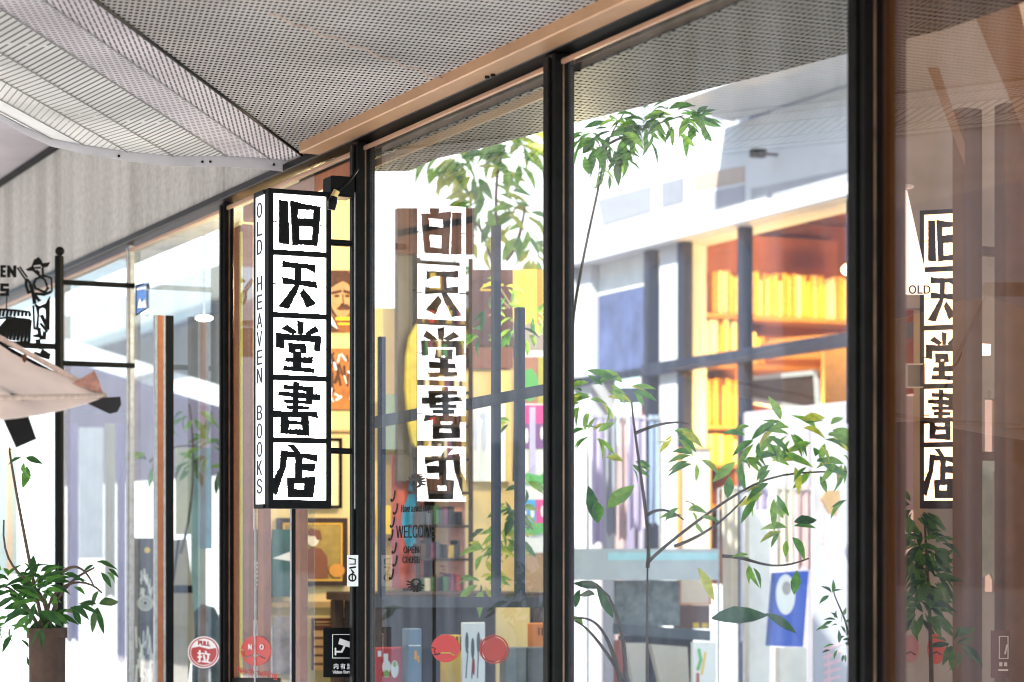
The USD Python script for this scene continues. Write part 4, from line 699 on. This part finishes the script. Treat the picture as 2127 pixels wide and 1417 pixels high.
cloth_rack('rail of lilac grey and rose cloths at the lower left of the large pane', 9.9, 862, [(1228, 1256, 1130, 'lilac'), (1259, 1282, 1110, 'grey'), (1285, 1302, 1120, 'rose'), (1305, 1340, 1100, 'lilac'), (1348, 1366, 1090, 'blue')])
cloth_rack('rail of pale lilac and white cloths beyond the black sign post at left', 11.4, 880, [(140, 162, 1330, 'lilac'), (217, 240, 1240, 'ivory'), (242, 262, 1380, 'lilac')])
for i, (x0, x1, col, lab) in enumerate(((-6, 14, (.35, .62, .75), 'pale blue cloth at the left edge of the picture'), (14, 26, (.80, .34, .12), 'orange cloth strip next to the pale blue cloth'), (27, 36, (.20, .42, .55), 'narrow deep blue cloth strip right of the orange strip'))):
    picture('hanging_cloth', lab, 'cloth', (x0, 930, x1, 1195), 10.9, 0, None, C('edge_cloth_%s' % 'abc'[i], col, var=.2), depth=.01)
picture('beige_door', 'white panelled door in the pale far wall beyond the left bays', 'door', (166, 888, 215, 1160), 12.6, 0, None, C('door_white', (.85, .84, .82)), depth=.03)

# ------------------------------------------------------------------ the building reflected in the large pane, built solid behind it
OX = 5.03
ob = Thing('reflected_building', 'white building with dark slim window frames, a reflection built solid behind the glass', 'building')
NAVY = M('navy_frame', (.018, .020, .034), .6, .0, var=.2, scale=20, spec=.12)
zS, zT, zL = 3.57, 2.76, 2.42
oy = lambda p: yat(p, OX)
ob.part('upper_wall', bx(OX, OX + .25, 7.5, 44, zS, 7.4, .01), WHITE)
ob.part('spandrel_lip', bx(OX - .10, OX - .001, 8.0, 44, zS, zS + .62, .01), WHITE, label='thick white band over the windows')
ob.part('awning', trimesh.convex.convex_hull(np.array([(OX - x, y, z) for y in (oy(1553), 9.0) for x, z in ((.11, zS + .63), (.11, zS + 1.0), (.55, zS + .70), (.55, zS + .80))])), WHITE)
STR = C('pale_stripe_grey', (.24, .24, .29))
for a, b in ((1478, 1506), (1556, 1600), (1330, 1348)): ob.part('wall_stripe', bx(OX - .004, OX - .001, oy(b), oy(a), zS + .63, 6.4), STR)
for p, w in ((1350, .075), (1420, .075), (1545, .065), (1776, .09), (1195, .05)): ob.part('mullion', bx(OX - .03, OX + .05, oy(p) - w / 2, oy(p) + w / 2, .0, zS - .001, .005), NAVY if p != 1195 else WHITE)
ob.part('transom', bx(OX - .05, OX - .031, 9.5, oy(1345), zT - .035, zT + .05, .004), NAVY)
ob.part('transom', bx(OX - .05, OX - .031, oy(1340), oy(1000), zT - .03, zT + .03, .004), NAVY)
ob.part('column', bx(OX + .005, OX + .2, oy(1412), oy(1369), 0, zS - .002), WHITE)
ob.part('column', bx(OX + .005, OX + .2, oy(1226), oy(1190), 0, zS - .002), WHITE)
ob.part('side_wall', bx(OX + .005, OX + .2, oy(1190) + .01, 44, 0, zS - .002), WHITE)
ob.part('blind', bx(OX + .06, OX + .08, oy(1348), oy(1227), 3.36, zS - .002), C('gauze_white', (.60, .61, .60), var=.15, scale=4))
ob.part('window_panel', bx(OX + .06, OX + .07, oy(1369), oy(1227), zT + .03, 3.355), C('slate_blue_panel', (.055, .07, .16), var=.5, scale=5))
ob.part('low_wall', bx(OX - .02, OX + .2, 9.4, oy(1535), 0, zL, .01), C('low_wall_grey', (.30, .28, .32), var=.3, scale=.9))
for p0, p1, z1, col in ((1556, 1590, 2.2, (.62, .55, .46)), (1596, 1640, 2.36, (.66, .62, .60)), (1652, 1690, 2.3, (.50, .45, .52)), (1232, 1258, 2.25, (.62, .56, .60)), (1262, 1284, 2.28, (.12, .12, .15)), (1287, 1304, 2.28, (.62, .42, .40)), (1308, 1326, 2.2, (.34, .28, .42))):
    ob.part('wall_panel', bx(OX - .035, OX - .022, oy(p1), oy(p0), .3, z1, .003), C('wall_panel_%d' % p0, np.array(col) * .6, var=.15, scale=3))
sx_ = OX - .104
for pts, col in (([(1240, 415), (1352, 385), (1352, 440), (1252, 470)], (.40, .41, .48)), ([(1374, 380), (1420, 368), (1420, 420), (1374, 432)], (.36, .37, .45)), ([(1440, 362), (1546, 345), (1546, 378), (1440, 398)], (.70, .52, .42)), ([(1446, 404), (1546, 384), (1546, 420), (1446, 450)], (.52, .52, .60)), ([(1560, 392), (1770, 350), (1770, 372), (1560, 416)], (.60, .60, .66))):
    ob.part('facade_panel', side(PS(pts, sx_), sx_, .003), C('facade_panel_%d' % pts[0][0], np.array(col) * .5, var=.08))
cb = on(0, OX - .25, 1570, 318); ob.part('security_camera', cat([bx(cb[0] - .03, cb[0] + .06, cb[1] - .03, cb[1] + .03, cb[2] - .025, cb[2] + .025, .006), bx(cb[0] + .06, OX + .001, cb[1] - .008, cb[1] + .008, cb[2] - .008, cb[2] + .008, .002)]), BLACK)
ob.part('low_wall', bx(OX + .01, OX + .2, oy(1348), oy(1228), 0, 2.30, .01), C('lilac_wall', (.30, .26, .32), var=.12, scale=2))
ob.part('lintel', bx(OX + .02, OX + .19, oy(1534), oy(1433), .0, 1.35), WHITE)
ob.part('inner_wall', bx(7.6, 7.8, 8.5, 15, 0, 3.9), C('rust_room_wall', (.22, .05, .012), var=.3, scale=2))
ob.part('inner_wall', bx(OX + .26, 7.59, 13.75, 13.9, 0, 3.9), C('rust_room_wall', (.22, .05, .012), var=.2, scale=2))
ob.part('inner_wall', bx(OX + .26, 7.59, 8.4, 8.5, 0, 3.9), C('rust_room_wall', (.22, .05, .012)))
ob.part('inner_ceiling', bx(OX + .26, 7.8, 8.4, 13.9, 3.91, 4.0), C('rust_room_wall', (.22, .05, .012)))
ob.end()
# lamp in that room and the bookcase it lights
LP = at(1775, 560, 15.0)
hl = Thing('shop_lamp', 'small warm oval lamp hanging at the right end of the lit bookcase', 'lamp')
m = ball((0, 0, 0), .085); m.apply_scale((1, 1, .5)); m.apply_translation(LP); hl.part('shade', m, M('warm_lit_shade', (.9, .8, .6), .4, emit=4., ecol=(1, .72, .32)), smooth=True)
hl.part('cord', tube([LP + [0, 0, .04], [LP[0], LP[1], 3.91]], .005, 6), BLACK); hl.end()
def lamp(name, p, r, I, col):
    l = UsdLux.SphereLight.Define(stage, '/World/' + name); l.CreateRadiusAttr(r); l.CreateIntensityAttr(I); l.CreateNormalizeAttr(True); l.CreateColorAttr(Gf.Vec3f(*col)); UsdGeom.Xformable(l).AddTranslateOp().Set(Gf.Vec3d(*map(float, p)))
lamp('bookcase_lamp_light', (6.1, 12.2, 3.35), .06, 12.0, (1, .58, .16))
lamp('bookcase_lamp_light_001', (5.5, 12.6, 2.4), .06, 6.0, (1, .58, .16))
lamp('display_fill_light', (.45, 7.2, 2.45), .05, 2.3, (1, .72, .38))  # this and the next are unseen fills added to brighten the display wall
lamp('display_fill_light_001', (1.25, 6.9, 2.5), .05, 4.0, (1, .80, .52))
BKY = 13.2
bc = Thing('bookcase', 'wooden bookcase glowing warm orange in the reflected building behind the large pane', 'bookcase')
WOOD = C('lit_shelf_wood', (.45, .20, .06), var=.25, scale=6)
bxs = on(1, BKY, 1433, 700)[0]; bxe = on(1, BKY, 1790, 700)[0]
shz = [on(1, BKY, 1600, y)[2] for y in (657, 758, 886, 965, 1050)]
for z in shz: bc.part('shelf', bx(bxs, bxe, BKY - .02, BKY + .3, z - .03, z, .003), WOOD)
bc.part('back', bx(bxs, bxe, BKY + .301, BKY + .32, .1, 3.75), C('bookcase_back', (.26, .07, .016), var=.3, scale=3))
for px in (1440, 1464, 1536): x = on(1, BKY, px, 700)[0]; bc.part('upright', bx(x - .014, x + .014, BKY + .02, BKY + .30, .1, 3.55 if px == 1464 else 3.1, .003), WOOD)
bc.end()
BC = [C('spine_' + n, c, var=.5, scale=70) for n, c in (('cream', (.82, .70, .42)), ('yellow', (.80, .52, .08)), ('white', (.82, .80, .72)), ('amber', (.70, .36, .05)), ('orange', (.62, .22, .04)), ('brown', (.25, .10, .04)))]
rb = np.random.default_rng(12)
def row(px0, px1, shelf, hp, n, grp, lab, pal=(0, 1, 1, 2, 3)):
    a, b = on(1, BKY, px0, 700)[0], on(1, BKY, px1, 700)[0]; w = rb.uniform(.6, 1.3, n); w = w / w.sum() * (b - a); x = a
    for k in range(n):
        h = hp * 15.3 / FPX * (rb.uniform(.92, 1.0) if rb.uniform() < .8 else rb.uniform(.78, .92)); d = rb.uniform(0, .03)
        solo('book', bx(x + .002, x + w[k] - .002, BKY - .01 + d, BKY + .17, shz[shelf] + .0005, shz[shelf] + h, .004), BC[pal[int(rb.integers(len(pal)))]], lab, 'book', grp); x += w[k]
row(1433, 1458, 0, 82, 5, 'books at the left end of the top shelf', 'yellow book at the left end of the top lit shelf')
row(1480, 1534, 0, 92, 9, 'books left of the frame bar on the top shelf', 'yellow or cream book on the top lit shelf left of the frame bar')
row(1546, 1772, 0, 94, 40, 'books in the long row of the top shelf', 'thin pale book in the long row on the top lit shelf', (0, 0, 1, 1, 1, 2, 2, 3))
row(1432, 1460, 1, 92, 5, 'books at the left of the second shelf', 'cream book at the left end of the second lit shelf', (0, 0, 1, 2))
row(1468, 1533, 1, 92, 10, 'books in the second shelf compartment', 'upright book in the second lit shelf compartment', (0, 1, 2, 2, 3))
row(1546, 1588, 1, 70, 6, 'short books right of the frame bar', 'short book right of the frame bar on the second shelf', (0, 1, 3))
row(1432, 1532, 2, 100, 13, 'books below the transom', 'amber book on the lit shelf below the transom', (1, 3, 3, 4, 1, 5))
row(1432, 1532, 3, 62, 12, 'pale books on the fourth shelf', 'pale yellow book on the fourth shelf behind leaves', (0, 1, 1))
# reflection of the parasol, built as solid panels before the bookcase
picture('parasol_reflection', 'dark corner of the parasol reflection built as a pale framed panel', 'monitor', (1548, 772, 1706, 858), 12.2, 10, C('pale_frame', (.46, .50, .52)), C('parasol_dark', (.05, .035, .035), var=.3), poly=Polygon([(1548, 782), (1700, 768), (1706, 860), (1552, 834)]), depth=.08)
picture('reflection_panel', 'honey coloured panel of the parasol reflection beside its dark corner', 'panel', (1712, 700, 1772, 860), 12.3, 0, None, C('honey_tan', (.48, .28, .12), var=.2), depth=.03)
picture('reflection_slope', 'brown slope of the parasol reflection right of the second shelf', 'cabinet', (1590, 690, 1772, 745), 12.9, 0, None, C('parasol_brown', (.22, .12, .06)), poly=Polygon([(1545, 745), (1600, 705), (1772, 690), (1772, 745)]), depth=.03)
# lower half of the large pane, nearer things behind it
picture('framed_beige_board', 'orange edged beige picture board standing in the large pane', 'board', (1412, 930, 1478, 1257), 9.6, 3, C('orange_edge', (.62, .26, .06)), C('beige_board', (.72, .62, .50)), depth=.03)
picture('blue_book_display', 'tall blue book with a white figure standing on end', 'book', (1600, 1188, 1682, 1345), 8.4, 0, None, C('cover_blue', (.06, .12, .50)), [(E(1632, 1235, 20, 42), PRINTWHITE), (E(1634, 1222, 9, 14), C('figure_grey', (.4, .36, .36)))], poly=Polygon([(1612, 1190), (1680, 1186), (1668, 1344), (1600, 1342)]), depth=.04)  # grey shape printed on the white figure
picture('white_banner', 'white cloth banner with faded red writing at the right of the large pane', 'banner', (1690, 880, 1776, 1500), 8.8, 0, None, C('banner_white', (.42, .405, .44), var=.04), [(union_all([sbox(1704, 1020, 1711, 1130)] + [LineString([(1712, 1350 + k * 16), (1744, 1338 + k * 17)]).buffer(2.5) for k in range(5)] + [LineString([(1720, 1346), (1722, 1417)]).buffer(2)]), C('faded_red', (.75, .42, .45)))], depth=.01)
picture('brown_leaf_badge', 'brown leaf shaped badge on the white banner', 'badge', (1704, 1016, 1748, 1076), 8.7, 0, None, C('badge_brown', (.36, .22, .10)), poly=Polygon([(1706, 1036), (1716, 1020), (1744, 1018), (1746, 1040), (1738, 1072), (1722, 1066)]), depth=.01)
picture('white_table', 'white table edge with a pale teal stripe across the pane', 'table', (1190, 1140, 1492, 1205), 8.6, 0, None, C('table_white', (.46, .49, .50)), [(sbox(1262, 1148, 1490, 1164), C('pale_teal', (.40, .66, .70)))], depth=.5)
picture('grey_curtain', 'dark grey streaked curtain below the white table', 'curtain', (1280, 1206, 1412, 1300), 8.7, 0, None, C('streaked_grey', (.13, .15, .15), var=.7, scale=22), depth=.02)
picture('dark_bar', 'dark slate bench bar below the grey curtain', 'bench', (1285, 1298, 1476, 1334), 8.5, 0, None, C('slate_bar', (.05, .065, .075)), poly=Polygon([(1285, 1296), (1476, 1310), (1476, 1332), (1285, 1318)]), depth=.05)
picture('brown_crate', 'small brown crate with yellow labels under the picture board', 'crate', (1412, 1258, 1474, 1306), 8.9, 0, None, C('crate_brown', (.14, .06, .035)), [(union_all([sbox(1440, 1294, 1452, 1304), sbox(1458, 1294, 1470, 1304)]), YEL)], depth=.06)
for pts, c, lab in (([(1300, 1336), (1344, 1336), (1344, 1500), (1330, 1500)], (.46, .42, .36), 'leaning beige board left of the dark gap'), ([(1352, 1338), (1428, 1344), (1436, 1500), (1392, 1500)], (.50, .46, .38), 'wider leaning beige board right of the dark gap')):
    picture('leaning_board', lab, 'board', (1290, 1330, 1440, 1505), 8.35, 0, None, C('lean_board_%s' % lab[0], c), poly=Polygon(pts), depth=.03)
picture('white_print_card', 'white card with green yellow and red strokes at the foot of the pane', 'card', (1440, 1334, 1488, 1500), 8.2, 0, None, PRINTWHITE, [(LineString([(1452, 1350), (1456, 1370), (1450, 1390)]).buffer(3), GRN), (LineString([(1466, 1356), (1458, 1400)]).buffer(2), YEL), (LineString([(1450, 1400), (1450, 1417)]).buffer(2.5), RED)], depth=.02)
picture('red_book_spine', 'red brown book standing beside the leaning boards', 'book', (1284, 1330, 1300, 1500), 8.25, 0, None, C('spine_redbrown', (.24, .06, .045)), depth=.04)
picture('dark_backboard', 'black backboard behind the leaning boards', 'board', (1288, 1320, 1440, 1500), 8.6, 0, None, BLACK, depth=.02)
picture('blue_bag', 'slate blue wall plate half hidden by leaves', 'plate', (1292, 806, 1334, 836), 8.0, 0, None, C('plate_slate', (.07, .08, .13)), depth=.02)
for x0, x1, c, lab in ((1556, 1600, (.80, .76, .70), 'ivory folded cloth behind the blue book'), (1620, 1676, (.78, .70, .60), 'beige paper stand under the blue book')):
    picture('pale_stand', lab, 'stand', (x0, 1060 if x0 < 1600 else 1346, x1, 1500), 8.7, 0, None, C('pale_stand_%s' % lab[0], c), depth=.04)

# ------------------------------------------------------------------ reflected things of the right pane, built solid behind brown glass
bw = Thing('brown_screen_wall', 'dull brown wall behind the bronze glass at the right edge', 'wall'); RY = 5.6
bw.part('wall', front(PXF(sbox(1826, -200, 2330, 2300).difference(sbox(1868, 640, 1922, 1180)).difference(sbox(2046, 828, 2086, 1230)), RY), RY, .06), C('brown_grey_wall', (.38, .35, .32), var=.2, scale=4)); bw.end()
for i, (x0, x1, Y, lab) in enumerate(((2000, 2042, 5.0, 'brown reflected post built solid and cutting the amber sign'), (2088, 2140, 4.9, 'brown reflected post built solid at the right edge of the picture'))):
    a, b = on(1, Y, x0, 700)[0], on(1, Y, x1, 700)[0]; solo('reflected_post', bx(a, b, Y, Y + .05, 0, 2.75, .004), C('post_brown', (.19, .115, .075), var=.2), lab, 'post')
a, b = on(1, 5.1, 2040, 520), on(1, 5.1, 2092, 520)
solo('reflected_arm', bx(a[0], b[0], 5.1, 5.13, a[2] - .012, a[2] + .012, .003), C('post_brown', (.19, .115, .075)), 'upper short reflected sign arm built solid between the two posts', 'bar')
a, b = on(1, 5.1, 2040, 947), on(1, 5.1, 2092, 947)
solo('reflected_arm', bx(a[0], b[0], 5.1, 5.13, a[2] - .012, a[2] + .012, .003), C('post_brown', (.19, .115, .075)), 'lower short reflected sign arm built solid between the two posts', 'bar')
solo('reflected_beam', trimesh.convex.convex_hull(np.array([at(*p, 4.7 + k * .06) for k in (0, 1) for p in ((1985, -60), (2100, -60), (2190, 330), (2150, 330))])), C('amber_beam', (.36, .24, .16)), 'sloping tan reflected beam built solid at the top right corner', 'beam')
solo('reflected_beam', trimesh.convex.convex_hull(np.array([at(*p, 5.3 + k * .05) for k in (0, 1) for p in ((1926, 140), (1950, 140), (2004, 300), (2004, 345))])), C('amber_beam', (.36, .24, .16)), 'short sloping brown brace left of the upright post', 'beam')
lc = Thing('white_glow_cone', 'white cone shaped glowing solid added behind the bronze glass', 'lamp')  # white cone with an added glow
lc.part('cone', trimesh.convex.convex_hull(np.array([at(*p, 5.75 + k * .03) for k in (0, 1) for p in ((1870, 395), (1884, 395), (1921, 560), (1921, 612), (1870, 612))])), M('glow_cone', (.8, .85, .95), .6, emit=.8, ecol=(.75, .85, 1)))
m = ball((0, 0, 0), .018); m.apply_scale((1, 1, .35)); m.apply_translation(at(1884, 388, 5.75)); lc.part('cap', m, VW)
m = words('OLD', 17 * 5.6 / FPX, True); o = at(1886, 610, 5.70); lc.part('lettering', frameit(m, o, RIGHT, EZ, -FWD), DBR); lc.end()
for i, (x0, y0, x1, y1, lab) in enumerate(((2040, 714, 2058, 738, 'small white switch box between the brown posts'), (2076, 714, 2088, 772, 'white tube lamp upper half at the right post'), (2078, 780, 2087, 822, 'white tube lamp lower half at the right post'))):
    solo('white_fitting', front(RF(x0, y0, x1, y1, 5.2), 5.2, .02), M('lit_fitting', (.85, .85, .85), .5, emit=1.2, ecol=(1, 1, 1)), lab, 'fitting')
picture('glass_jar_print', 'pale poster of a jar left of the amber sign', 'poster', (1882, 755, 1922, 806), 5.4, 3, C('jar_pale', (.62, .62, .58)), C('jar_grey', (.20, .19, .18)), depth=.01)
plant('dim_foliage', 'dim green foliage behind the bronze glass under the amber sign', 'plant', 5.75, [[(1935, 1420), (1930, 1250), (1920, 1080)]], [(1900, 1060, 30, 22, 44, .3), (1895, 1160, 34, 30, 48, .3), (1925, 1130, 34, 34, 46, .3), (1935, 1200, 30, 34, 46, .3), (1920, 1270, 34, 34, 46, .3), (1900, 1240, 30, 24, 44, .3), (1985, 1340, 26, 18, 44, .1)], (0, 1, 1), 11)
picture('teal_curtain', 'pale teal curtain between the two brown posts', 'curtain', (2042, 955, 2090, 1230), 5.5, 0, None, C('curtain_teal', (.52, .62, .56), var=.2), poly=Polygon([(2042, 955), (2090, 955), (2090, 1240), (2072, 1220), (2058, 1190), (2042, 1200)]), depth=.01)
picture('tan_fabric', 'tan cloth with faint letters beside the teal curtain', 'cloth', (2066, 980, 2096, 1190), 5.45, 0, None, C('fabric_tan', (.62, .50, .38)), depth=.006)
for cx, r_, c, lab in ((1892, 27, (.50, .22, .22), 'pale red disc sticker behind the bronze glass'), (1946, 30, (.70, .09, .04), 'orange red disc sticker under the amber sign')):
    picture('reflected_sticker', lab, 'sticker', (cx - 20, 1310, cx + 20, 1390), 5.3, 0, None, C('disc_%s' % lab[0], c), [(LineString([(cx - 9, 1358), (cx, 1354), (cx + 9, 1360)]).buffer(1.4), DBR)], poly=E(cx, 1348, r_ * .62, r_ * 1.05), depth=.004)
picture('reflected_notice', 'brown reflected notice with a thin pale outline built solid at the lower right', 'notice', (2060, 1310, 2098, 1408), 4.85, 0, None, C('notice_brown', (.16, .07, .045)), [(sbox(2076, 1322, 2094, 1368).boundary.buffer(.8), PRINTWHITE), (union_all([LineString([(2088, 1358), (2092, 1340)]).buffer(1.5), sbox(2076, 1376, 2082, 1384), sbox(2086, 1376, 2092, 1384), sbox(2074, 1390, 2094, 1394)]), PRINTWHITE)], depth=.004)
solo('white_cloth', front(RF(1868, 822, 1922, 1060, 5.9), 5.9, .01), C('lilac_cloth', (.66, .56, .74), var=.15, scale=3), 'lilac cloth seen left of the amber sign', 'cloth')
# a pale building on the far side of the lane, mirrored faintly in the glass
lb = Thing('lane_building', 'pale building across the lane faintly mirrored in the shop glass', 'building')
lb.part('wall', bx(-12.4, -12, 2, 60, 0, 6.5, .02), C('lane_wall', (.34, .33, .33), var=.1, scale=1))
for k in range(9): lb.part('window', bx(-11.99, -11.96, 6 + k * 4, 8.4 + k * 4, 1.2, 3.2), C('lane_window', (.05, .06, .08)))
lb.end()
